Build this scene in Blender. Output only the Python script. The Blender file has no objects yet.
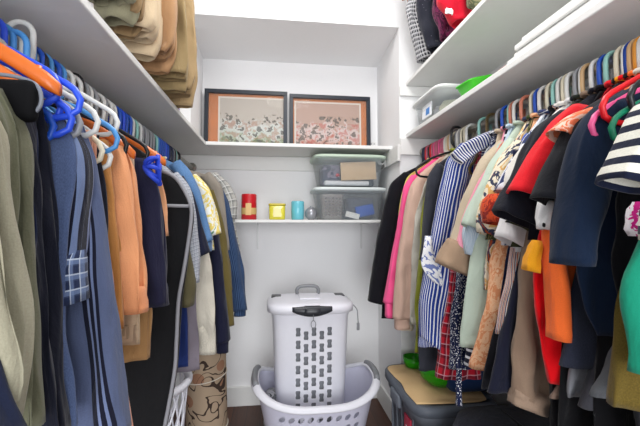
import bpy, bmesh, math, random
from mathutils import Vector, Matrix, noise
PI = math.pi
C = bpy.context.scene.collection
sc = bpy.context.scene

# ------------------------------------------------------------------ materials
def s2l(c):
    return tuple(((v / 255 + .055) / 1.055) ** 2.4 if v / 255 > .04045 else v / 255 / 12.92 for v in c)

class N:
    def __init__(s, name, rough=.6, spec=.3):
        s.m = bpy.data.materials.new(name); s.m.use_nodes = True
        s.t = s.m.node_tree; s.b = s.t.nodes['Principled BSDF']
        s.b.inputs['Roughness'].default_value = rough
        s.b.inputs['Specular IOR Level'].default_value = spec
    def n(s, typ, **kw):
        x = s.t.nodes.new(typ)
        for k, v in kw.items(): setattr(x, k, v)
        return x
    def l(s, a, b): s.t.links.new(a, b)
    def math(s, op, a, b=None, c=None):
        x = s.n('ShaderNodeMath', operation=op)
        for i, v in enumerate((a, b, c)):
            if v is None: continue
            if isinstance(v, (int, float)): x.inputs[i].default_value = v
            else: s.l(v, x.inputs[i])
        return x.outputs[0]
    def mix(s, f, a, b):
        x = s.n('ShaderNodeMix', data_type='RGBA')
        for i, v in ((0, f), (6, a), (7, b)):
            if isinstance(v, (int, float)): x.inputs[i].default_value = v
            elif isinstance(v, tuple): x.inputs[i].default_value = (*s2l(v), 1)
            else: s.l(v, x.inputs[i])
        return x.outputs[2]
    def bump(s, h, strength, dist, prev=None):
        x = s.n('ShaderNodeBump'); x.inputs['Strength'].default_value = strength; x.inputs['Distance'].default_value = dist
        s.l(h, x.inputs['Height'])
        if prev is not None: s.l(prev, x.inputs['Normal'])
        return x.outputs[0]

def plain(name, col, rough=.5, spec=.4, metal=0, var=0, bump=0, bscale=40, trans=0, ior=1.45, alpha=1):
    k = N(name, rough, spec)
    k.b.inputs['Metallic'].default_value = metal
    tc = k.n('ShaderNodeTexCoord').outputs['Object']
    no = k.n('ShaderNodeTexNoise'); no.inputs['Scale'].default_value = bscale; no.inputs['Detail'].default_value = 4
    k.l(tc, no.inputs['Vector'])
    dk = tuple(max(0, v * (1 - .12 * (var or .15))) for v in col)
    k.l(k.mix(no.outputs['Fac'], dk, tuple(col)), k.b.inputs['Base Color'])
    if bump: k.l(k.bump(no.outputs['Fac'], bump, .01), k.b.inputs['Normal'])
    if trans:
        k.b.inputs['Transmission Weight'].default_value = trans; k.b.inputs['IOR'].default_value = ior
    if alpha < 1: k.b.inputs['Alpha'].default_value = alpha
    return k.m

FC = {}
def fabric(spec):
    """spec: ('plain', col) ('vstripe'|'hstripe', [(width_mm, col)...]) ('plaid', base, a, b, mm)
    ('speckle', base, dot, scale, amount) ('floral', [cols], scale) ('camo', [cols], scale) ('denim', col)"""
    key = repr(spec)
    if key in FC: return FC[key]
    k = N('cloth_' + spec[0], .88, .12)
    tc = k.n('ShaderNodeTexCoord')
    sp = k.n('ShaderNodeSeparateXYZ'); k.l(tc.outputs['UV'], sp.inputs[0])
    u, v = sp.outputs[0], sp.outputs[1]
    kind = spec[0]
    def stripes(coord, bands):
        tot = sum(b[0] for b in bands) / 1000
        f = k.math('FRACT', k.math('ADD', k.math('DIVIDE', coord, tot), 100))
        r = k.n('ShaderNodeValToRGB'); r.color_ramp.interpolation = 'CONSTANT'
        els = r.color_ramp.elements; p = 0
        for i, (w, c) in enumerate(bands):
            if i < 2: e = els[i]; e.position = p
            else: e = els.new(p)
            e.color = (*s2l(c), 1); p += w / 1000 / tot
        k.l(f, r.inputs[0]); return r.outputs[0]
    if kind == 'plain': col = k.mix(0.0, spec[1], spec[1])
    elif kind == 'denim':
        no = k.n('ShaderNodeTexNoise'); no.inputs['Scale'].default_value = 260; k.l(tc.outputs['UV'], no.inputs['Vector'])
        col = k.mix(no.outputs['Fac'], tuple(x * .72 for x in spec[1]), tuple(min(255, x * 1.22) for x in spec[1]))
    elif kind == 'vstripe': col = stripes(u, spec[1])
    elif kind == 'hstripe': col = stripes(v, spec[1])
    elif kind == 'plaid':
        base, a, b, mm = spec[1:]
        s1 = stripes(u, [(mm * .55, (0, 0, 0)), (mm * .35, (255, 255, 255)), (mm * .1, (120, 120, 120))])
        s2 = stripes(v, [(mm * .55, (0, 0, 0)), (mm * .35, (255, 255, 255)), (mm * .1, (120, 120, 120))])
        s3 = stripes(k.math('ADD', u, mm / 2600), [(mm * .9, (0, 0, 0)), (mm * .1, (255, 255, 255))])
        s4 = stripes(k.math('ADD', v, mm / 2600), [(mm * .9, (0, 0, 0)), (mm * .1, (255, 255, 255))])
        c = k.mix(k.math('MULTIPLY', s1, .55), base, a)
        c = k.mix(k.math('MULTIPLY', s2, .55), c, a)
        c = k.mix(k.math('MULTIPLY', s3, .7), c, b)
        col = k.mix(k.math('MULTIPLY', s4, .7), c, b)
    elif kind == 'speckle':
        base, dot, scale, amt = spec[1:]
        vo = k.n('ShaderNodeTexVoronoi'); vo.inputs['Scale'].default_value = scale
        k.l(tc.outputs['UV'], vo.inputs['Vector'])
        no = k.n('ShaderNodeTexNoise'); no.inputs['Scale'].default_value = scale * 1.3; k.l(tc.outputs['UV'], no.inputs['Vector'])
        f = k.math('LESS_THAN', k.math('ADD', vo.outputs['Distance'], k.math('MULTIPLY', no.outputs['Fac'], .4)), amt)
        col = k.mix(f, base, dot)
    else:                                                  # floral / camo patches
        cols, scale = spec[1:]
        no = k.n('ShaderNodeTexNoise'); no.inputs['Scale'].default_value = scale; no.inputs['Detail'].default_value = 2 if kind == 'camo' else 5
        no.inputs['Distortion'].default_value = 1.2
        k.l(tc.outputs['UV'], no.inputs['Vector'])
        r = k.n('ShaderNodeValToRGB'); r.color_ramp.interpolation = 'CONSTANT'
        els = r.color_ramp.elements; n = len(cols)
        for i, c in enumerate(cols):
            p = 0 if i == 0 else .36 + .28 * (i - 1) / max(1, n - 2)
            if i < 2: e = els[i]; e.position = p
            else: e = els.new(p)
            e.color = (*s2l(c), 1)
        k.l(no.outputs['Fac'], r.inputs[0]); col = r.outputs[0]
    # faint mottling of the yarn, then creases in the cloth
    no = k.n('ShaderNodeTexNoise'); no.inputs['Scale'].default_value = 420; no.inputs['Detail'].default_value = 2
    k.l(tc.outputs['UV'], no.inputs['Vector'])
    hs = k.n('ShaderNodeHueSaturation'); k.l(col, hs.inputs['Color'])
    k.l(k.math('MULTIPLY_ADD', no.outputs['Fac'], .36, .82), hs.inputs['Value'])
    k.l(hs.outputs[0], k.b.inputs['Base Color'])
    mp = k.n('ShaderNodeMapping'); mp.inputs['Scale'].default_value = (15, 15, 6.5); k.l(tc.outputs['Object'], mp.inputs['Vector'])
    cr = k.n('ShaderNodeTexNoise'); cr.inputs['Scale'].default_value = 1; cr.inputs['Detail'].default_value = 4; cr.inputs['Distortion'].default_value = .7
    k.l(mp.outputs[0], cr.inputs['Vector'])
    b1 = k.bump(cr.outputs['Fac'], .6, .018)
    k.l(k.bump(no.outputs['Fac'], .25, .001, b1), k.b.inputs['Normal'])
    k.b.inputs['Sheen Weight'].default_value = .12
    FC[key] = k.m
    return k.m

# ------------------------------------------------------------------ mesh helpers
def obj(name, bm, mat, parent=None, smooth=True, mods=()):
    me = bpy.data.meshes.new(name)
    bmesh.ops.recalc_face_normals(bm, faces=bm.faces)
    if not bm.loops.layers.uv:
        uv = bm.loops.layers.uv.new('UVMap')
        for f in bm.faces:
            for lp in f.loops: c = lp.vert.co; lp[uv].uv = (c.x + c.y * .73, c.z + c.y * .41)
    bm.to_mesh(me); bm.free()
    if mat is not None: me.materials.append(mat)
    for p in me.polygons: p.use_smooth = smooth
    o = bpy.data.objects.new(name, me); C.objects.link(o)
    if parent: o.parent = parent
    return o
def tag(o, label=None, cat=None, group=None, kind=None):
    if label: o['label'] = label
    if cat: o['category'] = cat
    if group: o['group'] = group
    if kind: o['kind'] = kind
    return o
def thing(name, label, cat, loc=(0, 0, 0), group=None, rz=0):
    o = bpy.data.objects.new(name, None); C.objects.link(o)
    o.location = loc; o.rotation_euler.z = rz; o.empty_display_size = .05
    return tag(o, label, cat, group)
def struct(name, bm, mat): return tag(obj(name, bm, mat, smooth=False), kind='structure')
def box(bm, x0, x1, y0, y1, z0, z1, bev=0):
    r = bmesh.ops.create_cube(bm, size=1)['verts']
    bmesh.ops.scale(bm, vec=(x1 - x0, y1 - y0, z1 - z0), verts=r)
    bmesh.ops.translate(bm, vec=((x0 + x1) / 2, (y0 + y1) / 2, (z0 + z1) / 2), verts=r)
    if bev:
        es = list({e for v in r for e in v.link_edges})
        bmesh.ops.bevel(bm, geom=es, offset=bev, segments=3, affect='EDGES', profile=.5)
    return bm
def bxm(*a, **k): return box(bmesh.new(), *a, **k)
def rings(bm, rs, cap0=True, cap1=True, closed=False):
    """rs: list of vertex-coordinate rings with equal counts; bridges them."""
    R = [[bm.verts.new(p) for p in r] for r in rs]
    n = len(R[0])
    pairs = list(zip(R, R[1:])) + ([(R[-1], R[0])] if closed else [])
    for a, b in pairs:
        for i in range(n):
            bm.faces.new((a[i], a[(i + 1) % n], b[(i + 1) % n], b[i]))
    if not closed:
        if cap0: bm.faces.new(R[0])
        if cap1: bm.faces.new(R[-1][::-1])
    return bm
def tube(bm, pts, r, n=8, closed=False):
    pts = [Vector(p) for p in pts]; m = len(pts); rs = []
    up = Vector((0, 0, 1)); prev = None
    for i, p in enumerate(pts):
        if closed: d = pts[(i + 1) % m] - pts[i - 1]
        else: d = pts[min(i + 1, m - 1)] - pts[max(i - 1, 0)]
        d.normalize()
        a = prev if prev is not None else (up if abs(d.z) < .9 else Vector((0, 1, 0)))
        a = (a - d * a.dot(d)).normalized(); prev = a
        b = d.cross(a)
        rr = r[i] if isinstance(r, (list, tuple)) else r
        rs.append([p + (a * math.cos(2 * PI * j / n) + b * math.sin(2 * PI * j / n)) * rr for j in range(n)])
    return rings(bm, rs, closed=closed)
def tubem(*a, **k): return tube(bmesh.new(), *a, **k)
def smooth_path(pts, k=6):
    """Catmull-Rom through the points"""
    P = [Vector(p) for p in pts]; out = []
    for i in range(len(P) - 1):
        p0, p1, p2, p3 = P[max(i - 1, 0)], P[i], P[i + 1], P[min(i + 2, len(P) - 1)]
        for j in range(k):
            t = j / k
            out.append(.5 * ((2 * p1) + (p2 - p0) * t + (2 * p0 - 5 * p1 + 4 * p2 - p3) * t * t + (3 * p1 - p0 - 3 * p2 + p3) * t ** 3))
    out.append(P[-1]); return out
def sup(th, rx, ry, e):
    c, s = math.cos(th), math.sin(th)
    return (rx * math.copysign(abs(c) ** (2 / e), c), ry * math.copysign(abs(s) ** (2 / e), s))
def stack(bm, prof, n=48, e=2, cx=0, cy=0, closed=False, zf=None, cap0=True, cap1=True):
    """prof: (rx, ry, z) rings of superellipses"""
    rs = []
    for rx, ry, z in prof:
        r = []
        for j in range(n):
            th = 2 * PI * j / n; x, y = sup(th, rx, ry, e)
            zz = z + (zf(th, z) if zf else 0)
            r.append((cx + x, cy + y, zz))
        rs.append(r)
    return rings(bm, rs, closed=closed, cap0=cap0, cap1=cap1)

# ------------------------------------------------------------------ cloth
def interp(pts, t):
    """pts: list of tuples; t in 0..1 by cumulative length"""
    L = [0]
    for a, b in zip(pts, pts[1:]): L.append(L[-1] + math.dist(a, b))
    d = t * L[-1]
    for i in range(len(pts) - 1):
        if d <= L[i + 1] or i == len(pts) - 2:
            f = (d - L[i]) / max(1e-9, L[i + 1] - L[i])
            return tuple(a + (b - a) * f for a, b in zip(pts[i], pts[i + 1]))
def smooth_pairs(pairs, step=.016):
    """pairs of (outer, inner) points, resampled and eased"""
    flat = [(a[0], a[1], b[0], b[1]) for a, b in pairs]
    L = sum(math.dist(a, b) for a, b in zip(flat, flat[1:]))
    n = max(5, int(L / 1.3 / step)); P = [list(interp(flat, i / n)) for i in range(n + 1)]
    for _ in range(3):
        Q = [p[:] for p in P]
        for i in range(1, n):
            for k in range(4): Q[i][k] = .25 * P[i - 1][k] + .5 * P[i][k] + .25 * P[i + 1][k]
        P = Q
    return [((p[0], p[1]), (p[2], p[3])) for p in P]
def cloth(name, pairs, y, th, mat, parent, seed=0, amp=.008, top_closed=True, n=44, hem=True, droop=0, ky=9.0, org=(0, 0, 0)):
    """a hollow-ended cloth tube flattened in y; pairs run from top to hem in the x-z plane"""
    P = smooth_pairs(pairs); m = len(P) - 1
    bm = bmesh.new(); uv = bm.loops.layers.uv.new('UVMap')
    rnd = random.Random(seed); ph = [rnd.random() * 9 for _ in range(6)]
    wmax = max(math.dist(a, b) for a, b in P) / 2
    per = 2 * (2 * wmax + 2 * th)
    rs, vs = [], []
    vl = 0; top = P[0][0][1]
    def ring(i, inset=0, zlift=0):
        (ax, az), (bx, bz) = P[i]; s = i / m
        cx, cz = (ax + bx) / 2, (az + bz) / 2; hx, hz = (ax - bx) / 2, (az - bz) / 2
        w = math.hypot(hx, hz)
        tt = th * (.55 + .45 * min(1, s * 5)) if top_closed else th
        if hem and i >= m - 1 and not inset: tt *= 1.06
        fold = min(1, .25 + s * 1.1)
        r = []
        for j in range(n):
            c, d = sup(2 * PI * j / n, 1, 1, 2.6)
            k = 1 - inset / max(w, .02)
            x = cx + hx * c * k; z = cz + hz * c * k + zlift
            q = c * w
            yy = d * tt * (1 - inset / th * .9)
            wob = math.sin(2 * PI * (q * ky + ph[0] + .25 * math.sin(s * 5 + ph[1]))) + .6 * math.sin(2 * PI * (q * ky * 1.9 + ph[2] + .2 * math.sin(s * 7 + ph[3])))
            yy += amp * fold * wob * .6
            nz = noise.noise(Vector((x * 9 + ph[4], d * 1.1 + ph[5] + y * 3, z * 5)))
            yy += nz * amp * 1.3 + noise.noise(Vector((x * 24 + ph[1], d * 1.3 + ph[0], z * 13 + ph[2]))) * amp * .95
            ex = noise.noise(Vector((z * 7 + ph[5], d * 1.6, ph[1] + y * 2))) * amp * .9 * min(1, abs(c) ** 2)
            x += ex * (1 if c > 0 else -1) * (1 if hx > 0 else -1)
            if droop: z += droop * s * math.sin(q * 14 + ph[2])
            r.append((x - org[0], y + yy - org[1], z - org[2]))
        return r
    for i in range(m + 1):
        if i: vl += (math.dist(P[i][0], P[i - 1][0]) + math.dist(P[i][1], P[i - 1][1])) / 2
        rs.append(ring(i)); vs.append(vl)
    it = min(.003, th * .3)
    rs.append(ring(m, it, .0)); vs.append(vl)
    lift = min(.05, vl * .35)
    mi = max(0, m - max(1, int(m * lift / max(vl, .01))))
    rs.append(ring(mi, it)); vs.append(vl - lift)
    if not top_closed:
        rs.insert(0, ring(0, it)); vs.insert(0, 0)
    R = [[bm.verts.new(p) for p in r] for r in rs]
    for a in range(len(R) - 1):
        for j in range(n):
            j2 = (j + 1) % n
            f = bm.faces.new((R[a][j], R[a][j2], R[a + 1][j2], R[a + 1][j]))
            for lp, (uu, vv) in zip(f.loops, ((j, vs[a]), (j + 1, vs[a]), (j + 1, vs[a + 1]), (j, vs[a + 1]))):
                lp[uv].uv = (uu / n * per, vv)
    bm.faces.new(R[0]); bm.faces.new(R[-1][::-1])
    return obj(name, bm, mat, parent)

ROD_X = {'L': -.56, 'R': .88}
ROD_Z = {'L': 1.585, 'R': 1.627}
NECK = {'L': 1.50, 'R': 1.545}

def garment(g):
    """g: name,label,cat,side,y,mat,kind; edge [(x,z)] aisle edge from the shoulder down to the hem"""
    x0 = g.get('x0', ROD_X[g['side']]); y = g['y']; sgn = -1 if g['side'] == 'R' else 1      # towards the aisle
    root = thing(g['name'], g['label'], g['cat'], (x0, y, g.get('ztop', NECK[g['side']])), g.get('group'))
    org = (x0, y, g.get('ztop', NECK[g['side']]))
    mat = fabric(g['mat']); sd = g['seed']
    th = g.get('th', .016); amp = g.get('amp', .009)
    lim = g.get('lim', .245)
    def inner(x): 
        return x0 - sgn * min(lim, max(.04, abs(x - x0)))
    if g.get('kind', 'top') == 'top':
        E = [(x0 + sgn * .045, NECK[g['side']])] + g['edge']
        pairs = [((x, z), (inner(x), z)) for x, z in E]
        b = cloth('body', pairs, y, th, mat, root, sd, amp, org=org)
        # collar or neckband
        nb = []
        for i in range(20):
            a = 2 * PI * i / 20
            nb.append((.052 * math.cos(a), .018 * math.sin(a) * 1.1, .006 + .004 * math.cos(2 * a)))
        obj('neckband', tubem(nb, .0065, 6, True), fabric(g.get('trim', g['mat'])), root)
    else:                                   # folded over a hanger bar, or gathered: pairs straight from the edges
        E = g['edge']; W = g.get('inner')
        pairs = [((x, z), (W[min(i, len(W) - 1)] if W else inner(x), z)) for i, (x, z) in enumerate(E)]
        if 'ztop' not in g: pairs = [((max(min(pairs[0][0][0], x0 + .2), x0 - .2), 1.385 + (g['side'] == 'R') * .04), (max(min(pairs[0][1][0], x0 + .2), x0 - .2), 1.385 + (g['side'] == 'R') * .04))] + [p for p in pairs if p[0][1] < 1.37]
        else: pairs = [((pairs[0][0][0], g['ztop'] + .08), (pairs[0][1][0], g['ztop'] + .08))] + [p for p in pairs if p[0][1] < g['ztop'] + .05]
        legs = 2 if g.get('kind') == 'trousers' else 1
        if 'ztop' in g and legs == 2: legs = 3
        for k in range(legs):
            dy = (k - (legs - 1) / 2) * th * 1.7 * (2 / max(legs, 1)) if legs > 1 else 0
            dz = -.012 * k if legs < 3 else .028 * (k - 2) * -1 * (1 if k else .6)
            pr = [((a[0] - sgn * .01 * k, a[1] + (dz if i == len(pairs) - 1 else 0)), (bb[0], bb[1] + (dz if i == len(pairs) - 1 else 0))) for i, (a, bb) in enumerate(pairs)]
            cloth('trouser_leg' if legs > 1 else 'body', pr, y + dy, th * (.62 if legs == 2 else .45 if legs == 3 else 1), mat, root, sd + k * 5, amp, org=org)
    for i, s in enumerate(g.get('sleeves', [])):
        sm = fabric(s.get('mat', g['mat']))
        so = cloth('sleeve', [tuple(map(tuple, p)) for p in s['pairs']], y + s.get('dy', -.006), s.get('th', th * 1.25), sm, root, sd + 31 + i, amp * .8, org=org, n=32)
        if s.get('cuff'):
            a, b_ = s['pairs'][-1]; h = s['cuff']
            cx, cz = (a[0] + b_[0]) / 2, (a[1] + b_[1]) / 2
            f = .82
            A0 = (cx + (a[0] - cx) * f, cz + h * .25); B0 = (cx + (b_[0] - cx) * f, cz + h * .25)
            cloth('cuff', [(A0, B0), ((A0[0], cz - h), (B0[0], cz - h))], y + s.get('dy', -.006), s.get('th', th * 1.25) * .85, fabric(s.get('cuffmat', s.get('mat', g['mat']))), so, sd + 77, amp * .3, org=org, n=28)
    for p in g.get('panels', []):           # separate hanging pieces in another cloth (hem band, tie, patch)
        cloth(p['name'], [tuple(map(tuple, q)) for q in p['pairs']], y + p.get('dy', -.012), p.get('th', th * .8), fabric(p['mat']), root, sd + 3, amp * .6, org=org, n=28)
    return root

# ------------------------------------------------------------------ hangers
def tubular_hanger_mesh(W=.205, drop=.33):
    bm = bmesh.new(); r = .0062; q = .027
    pts = [(-q, 0, -.055), (-q, 0, -.04), (-q, 0, -.02)]
    for i in range(13):
        a = PI - PI * i / 12
        pts.append((q * math.cos(a), 0, q * math.sin(a)))
    pts += [(q, 0, -.03), (q * .95, 0, -.05), (q * .6, 0, -.064), (q * .15, 0, -.074), (0, 0, -.088)]
    tube(bm, pts, r, 8)
    bmesh.ops.translate(bm, vec=(0, 0, -.005), verts=bm.verts)
    z0 = -.092; D = -drop * W - .018
    right = [(0, z0), (W * .3, z0 - W * .24 * drop), (W * .63, z0 - W * .6 * drop), (W - .02, z0 + D + .012)]
    right += [(W - .008, z0 + D + .002), (W, z0 + D - .015), (W - .004, z0 + D - .032), (W - .02, z0 + D - .042), (W - .05, z0 + D - .045)]
    loop = [(x, 0, z) for x, z in right] + [(-x, 0, z) for x, z in reversed(right[1:])]
    tube(bm, loop, .0055, 8, True)
    me = bpy.data.meshes.new('plastic_hanger'); bmesh.ops.recalc_face_normals(bm, faces=bm.faces)
    bm.to_mesh(me); bm.free()
    for p in me.polygons: p.use_smooth = True
    return me
HM = {}
BASE_HM = {'wide': tubular_hanger_mesh(), 'slim': tubular_hanger_mesh(.105, .75), 'broad': tubular_hanger_mesh(.245)}
HMAT = {}
HC = {'white': (226, 226, 222), 'grey': (150, 152, 156), 'blue': (32, 84, 190), 'royal': (45, 85, 225), 'sky': (80, 150, 215), 'tan': (205, 170, 125), 'mint': (150, 205, 195),
      'teal': (60, 130, 150), 'black': (22, 22, 26), 'orange': (225, 150, 50), 'salmon': (214, 130, 105), 'pink': (236, 92, 150), 'red': (222, 20, 32), 'rose': (190, 100, 125),
      'green': (20, 130, 95), 'cream': (222, 214, 190), 'navy': (28, 38, 72)}
def hanger(side, y, colour, label, group=None, rz=0, x=None, tilt=0, dz=0, size='wide'):
    if colour not in HMAT: HMAT[colour] = plain('hanger_' + colour, HC[colour], .35, .45)
    if (colour, size) not in HM:
        me = BASE_HM[size].copy(); me.materials.clear(); me.materials.append(HMAT[colour]); HM[colour, size] = me
    o = bpy.data.objects.new('plastic_hanger', HM[colour, size]); C.objects.link(o)
    o.location = (ROD_X[side] if x is None else x, y, ROD_Z[side] + dz); o.rotation_euler = (0, tilt, rz + (PI if side == 'R' else 0))
    return tag(o, label, 'hanger', group)
WOOD = None
def wooden_hanger(x, y, z, label, col, rz=0, tilt=0, bar=True, s=1):
    root = thing('wooden_hanger', label, 'hanger', (x, y, z)); root.rotation_euler = (0, tilt, rz); root.scale = (1, s, 1)
    global WOOD
    w = plain('hanger_wood', col, .35, .5, var=1.2, bscale=30)
    rs = []
    for i in range(29):
        t = -1 + i / 14; xx = t * .22
        zz = -.07 - .115 * abs(t) ** 1.35; yy = .022 * t * t
        h = .015 - .004 * (1 - abs(t)) ; wd = .006 + .003 * abs(t)
        if abs(t) > .95: h *= .7; wd *= .7
        rs.append([(xx, yy + wd * math.cos(a), zz + h * math.sin(a)) for a in [2 * PI * j / 12 for j in range(12)]])
    obj('shoulder_bar', rings(bmesh.new(), rs), w, root)
    pts = [(-.021, 0, -.012)] + [(.021 * math.cos(PI - PI * i / 12 * 1.1), 0, .021 * math.sin(PI - PI * i / 12 * 1.1)) for i in range(13)] + [(.01, 0, -.026), (0, 0, -.036), (0, 0, -.07)]
    obj('hook', tubem(pts, .0019, 8), CHROME, root)
    if bar:
        obj('trouser_bar', tubem([(-.19, .018, -.15), (-.19, .016, -.195), (-.1, 0, -.2), (.1, 0, -.2), (.19, .016, -.195), (.19, .018, -.15)], .0048, 8), w, root)
    return root
CHROME = plain('chrome', (200, 200, 205), .2, .5, metal=1)

# ------------------------------------------------------------------ the room
WALL = plain('white_paint', (243, 243, 244), .75, .2, bump=.06, bscale=90)
SHELF = plain('shelf_paint', (232, 232, 230), .5, .3, bump=.15, bscale=25)
def wood_floor():
    k = N('dark_floorboards', .38, .4)
    tc = k.n('ShaderNodeTexCoord').outputs['Object']
    mp = k.n('ShaderNodeMapping'); mp.inputs['Rotation'].default_value = (0, 0, PI / 2); k.l(tc, mp.inputs['Vector'])
    br = k.n('ShaderNodeTexBrick'); br.offset = .37; br.inputs['Scale'].default_value = 1
    br.inputs['Brick Width'].default_value = 1.1; br.inputs['Row Height'].default_value = .09; br.inputs['Mortar Size'].default_value = .0015
    br.inputs['Color1'].default_value = (*s2l((88, 50, 30)), 1); br.inputs['Color2'].default_value = (*s2l((62, 34, 22)), 1); br.inputs['Mortar'].default_value = (*s2l((25, 14, 10)), 1)
    k.l(mp.outputs[0], br.inputs['Vector'])
    m2 = k.n('ShaderNodeMapping'); m2.inputs['Scale'].default_value = (40, 3, 1); k.l(tc, m2.inputs['Vector'])
    no = k.n('ShaderNodeTexNoise'); no.inputs['Scale'].default_value = 2; no.inputs['Detail'].default_value = 6; k.l(m2.outputs[0], no.inputs['Vector'])
    mx = k.n('ShaderNodeMix', data_type='RGBA', blend_type='MULTIPLY'); mx.inputs[0].default_value = .7
    k.l(br.outputs['Color'], mx.inputs[6]); k.l(no.outputs['Fac'], mx.inputs[7])
    hs = k.n('ShaderNodeHueSaturation'); hs.inputs['Value'].default_value = 1.7; k.l(mx.outputs[2], hs.inputs['Color'])
    k.l(hs.outputs[0], k.b.inputs['Base Color'])
    return k.m
FZ = -.03
XL, XR, YB, YF, ZC = -.80, 1.16, 2.60, -.75, 2.78
AX0, AX1, AY = -.50, .735, 2.12                # the alcove at the back
struct('floor', bxm(XL - .1, XR + .1, YF, YB + .1, -.09, FZ), wood_floor())
struct('wall_back', bxm(XL - .1, XR + .1, YB, YB + .1, FZ, ZC), WALL)
struct('wall_left', bxm(XL - .1, XL, YF, YB, FZ, ZC), WALL)
struct('wall_right', bxm(XR, XR + .1, YF, AY, FZ, ZC), WALL)
struct('wall_alcove_right', bxm(AX1, XR + .1, AY, YB, FZ, ZC), WALL)
struct('wall_alcove_left', bxm(XL, AX0, 2.25, YB, 1.694, ZC), WALL)
# header over the alcove with its sloping soffit
bm = bmesh.new()
zf, zb = 2.385, 2.345
v = [bm.verts.new(p) for p in ((AX0, AY, zf), (AX1, AY, zf), (AX1, YB, zb), (AX0, YB, zb), (AX0, AY, ZC), (AX1, AY, ZC), (AX1, YB, ZC), (AX0, YB, ZC))]
for f in ((0, 1, 2, 3), (4, 5, 6, 7), (0, 1, 5, 4), (1, 2, 6, 5), (2, 3, 7, 6), (3, 0, 4, 7)): bm.faces.new([v[i] for i in f])
struct('wall_header', bm, WALL)
struct('ceiling', bxm(XL - .1, XR + .1, YF, YB + .1, ZC, ZC + .08), WALL)
def base(name, *a):
    bm = bxm(*a, bev=.004); return struct(name, bm, SHELF)
base('baseboard_back', XL, AX1, YB - .016, YB, FZ, .10)
base('baseboard_right', AX1 - .016, AX1, AY, YB - .016, FZ, .10)
base('baseboard_front_right', AX1 - .016, XR, AY - .016, AY, FZ, .10)
base('baseboard_left', XL, XL + .016, YF, YB - .016, FZ, .10)
# support cleats under the shelves
struct('trim_1', bxm(XL, AX1, YB - .018, YB, 1.574, 1.671, bev=.003), SHELF)
struct('trim_2', bxm(AX1 - .018, AX1, AY - .018, YB - .018, 1.574, 1.671, bev=.003), SHELF)
struct('trim_3', bxm(AX1, XR, AY - .018, AY, 1.612, 1.711, bev=.003), SHELF)
struct('trim_4', bxm(XL, XL + .018, YF, YB - .018, 1.574, 1.671, bev=.003), SHELF)
struct('trim_5', bxm(XR - .018, XR, YF, AY - .018, 1.612, 1.711, bev=.003), SHELF)
struct('trim_6', bxm(AX1, XR, AY - .018, AY, 1.965, 2.024, bev=.003), SHELF)
def shelf(label, x0, x1, y0, y1, z0, z1):
    return tag(obj('wall_shelf', bxm(x0, x1, y0, y1, z0, z1, bev=.004), SHELF, smooth=False), label, 'shelf')
shelf('long white shelf above the left-hand clothes', XL, -.412, YF, YB, 1.672, 1.694)
shelf('upper white shelf on the end wall holding the two framed pictures', -.412, AX1, 2.25, YB, 1.672, 1.694)
shelf('long white shelf just above the right-hand clothes', .77, XR, YF, AY, 1.713, 1.737)
shelf('highest white shelf on the right, close under the ceiling', .77, XR, YF, AY, 2.025, 2.047)
low = thing('wall_shelf', 'small lower white shelf on the end wall carrying candles and storage boxes', 'shelf', (.21, 2.45, 1.228))
obj('shelf_board', bxm(-.49, .5, -.17, .15, -.018, 0, bev=.003), SHELF, low, False)
for bx_ in (-.33, .4):
    bm = bxm(bx_ - .006, bx_ + .006, .138, .15, -.2, -.018); box(bm, bx_ - .006, bx_ + .006, -.12, .14, -.028, -.018)
    obj('bracket', bm, plain('bracket_white', (225, 225, 225), .4), low, False)
# hanging rails
RODM = plain('rail_metal', (190, 188, 180), .3, .5, metal=.8)
def rail(label, x, z, y0, y1):
    r = thing('hanging_rail', label, 'hanging rail', (x, y0, z))
    obj('rail_tube', tubem([(0, .01, 0), (0, y1 - y0 - .01, 0)], .015, 20), RODM, r)
    for yy in (.004, y1 - y0 - .004): obj('rail_socket', tubem([(0, yy - .004, 0), (0, yy + .004, 0)], .03, 20), RODM, r)
rail('metal clothes rail under the left-hand shelf, packed with hangers', ROD_X['L'], ROD_Z['L'], YF, YB - .02)
rail('metal clothes rail under the right-hand shelf, packed with hangers', ROD_X['R'], ROD_Z['R'], YF, AY - .02)
rail('upper clothes rail above the left-hand shelf', -.56, 2.34, YF, 2.25)
rail('upper clothes rail above the highest right-hand shelf', .95, 2.66, YF, AY)

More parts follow.
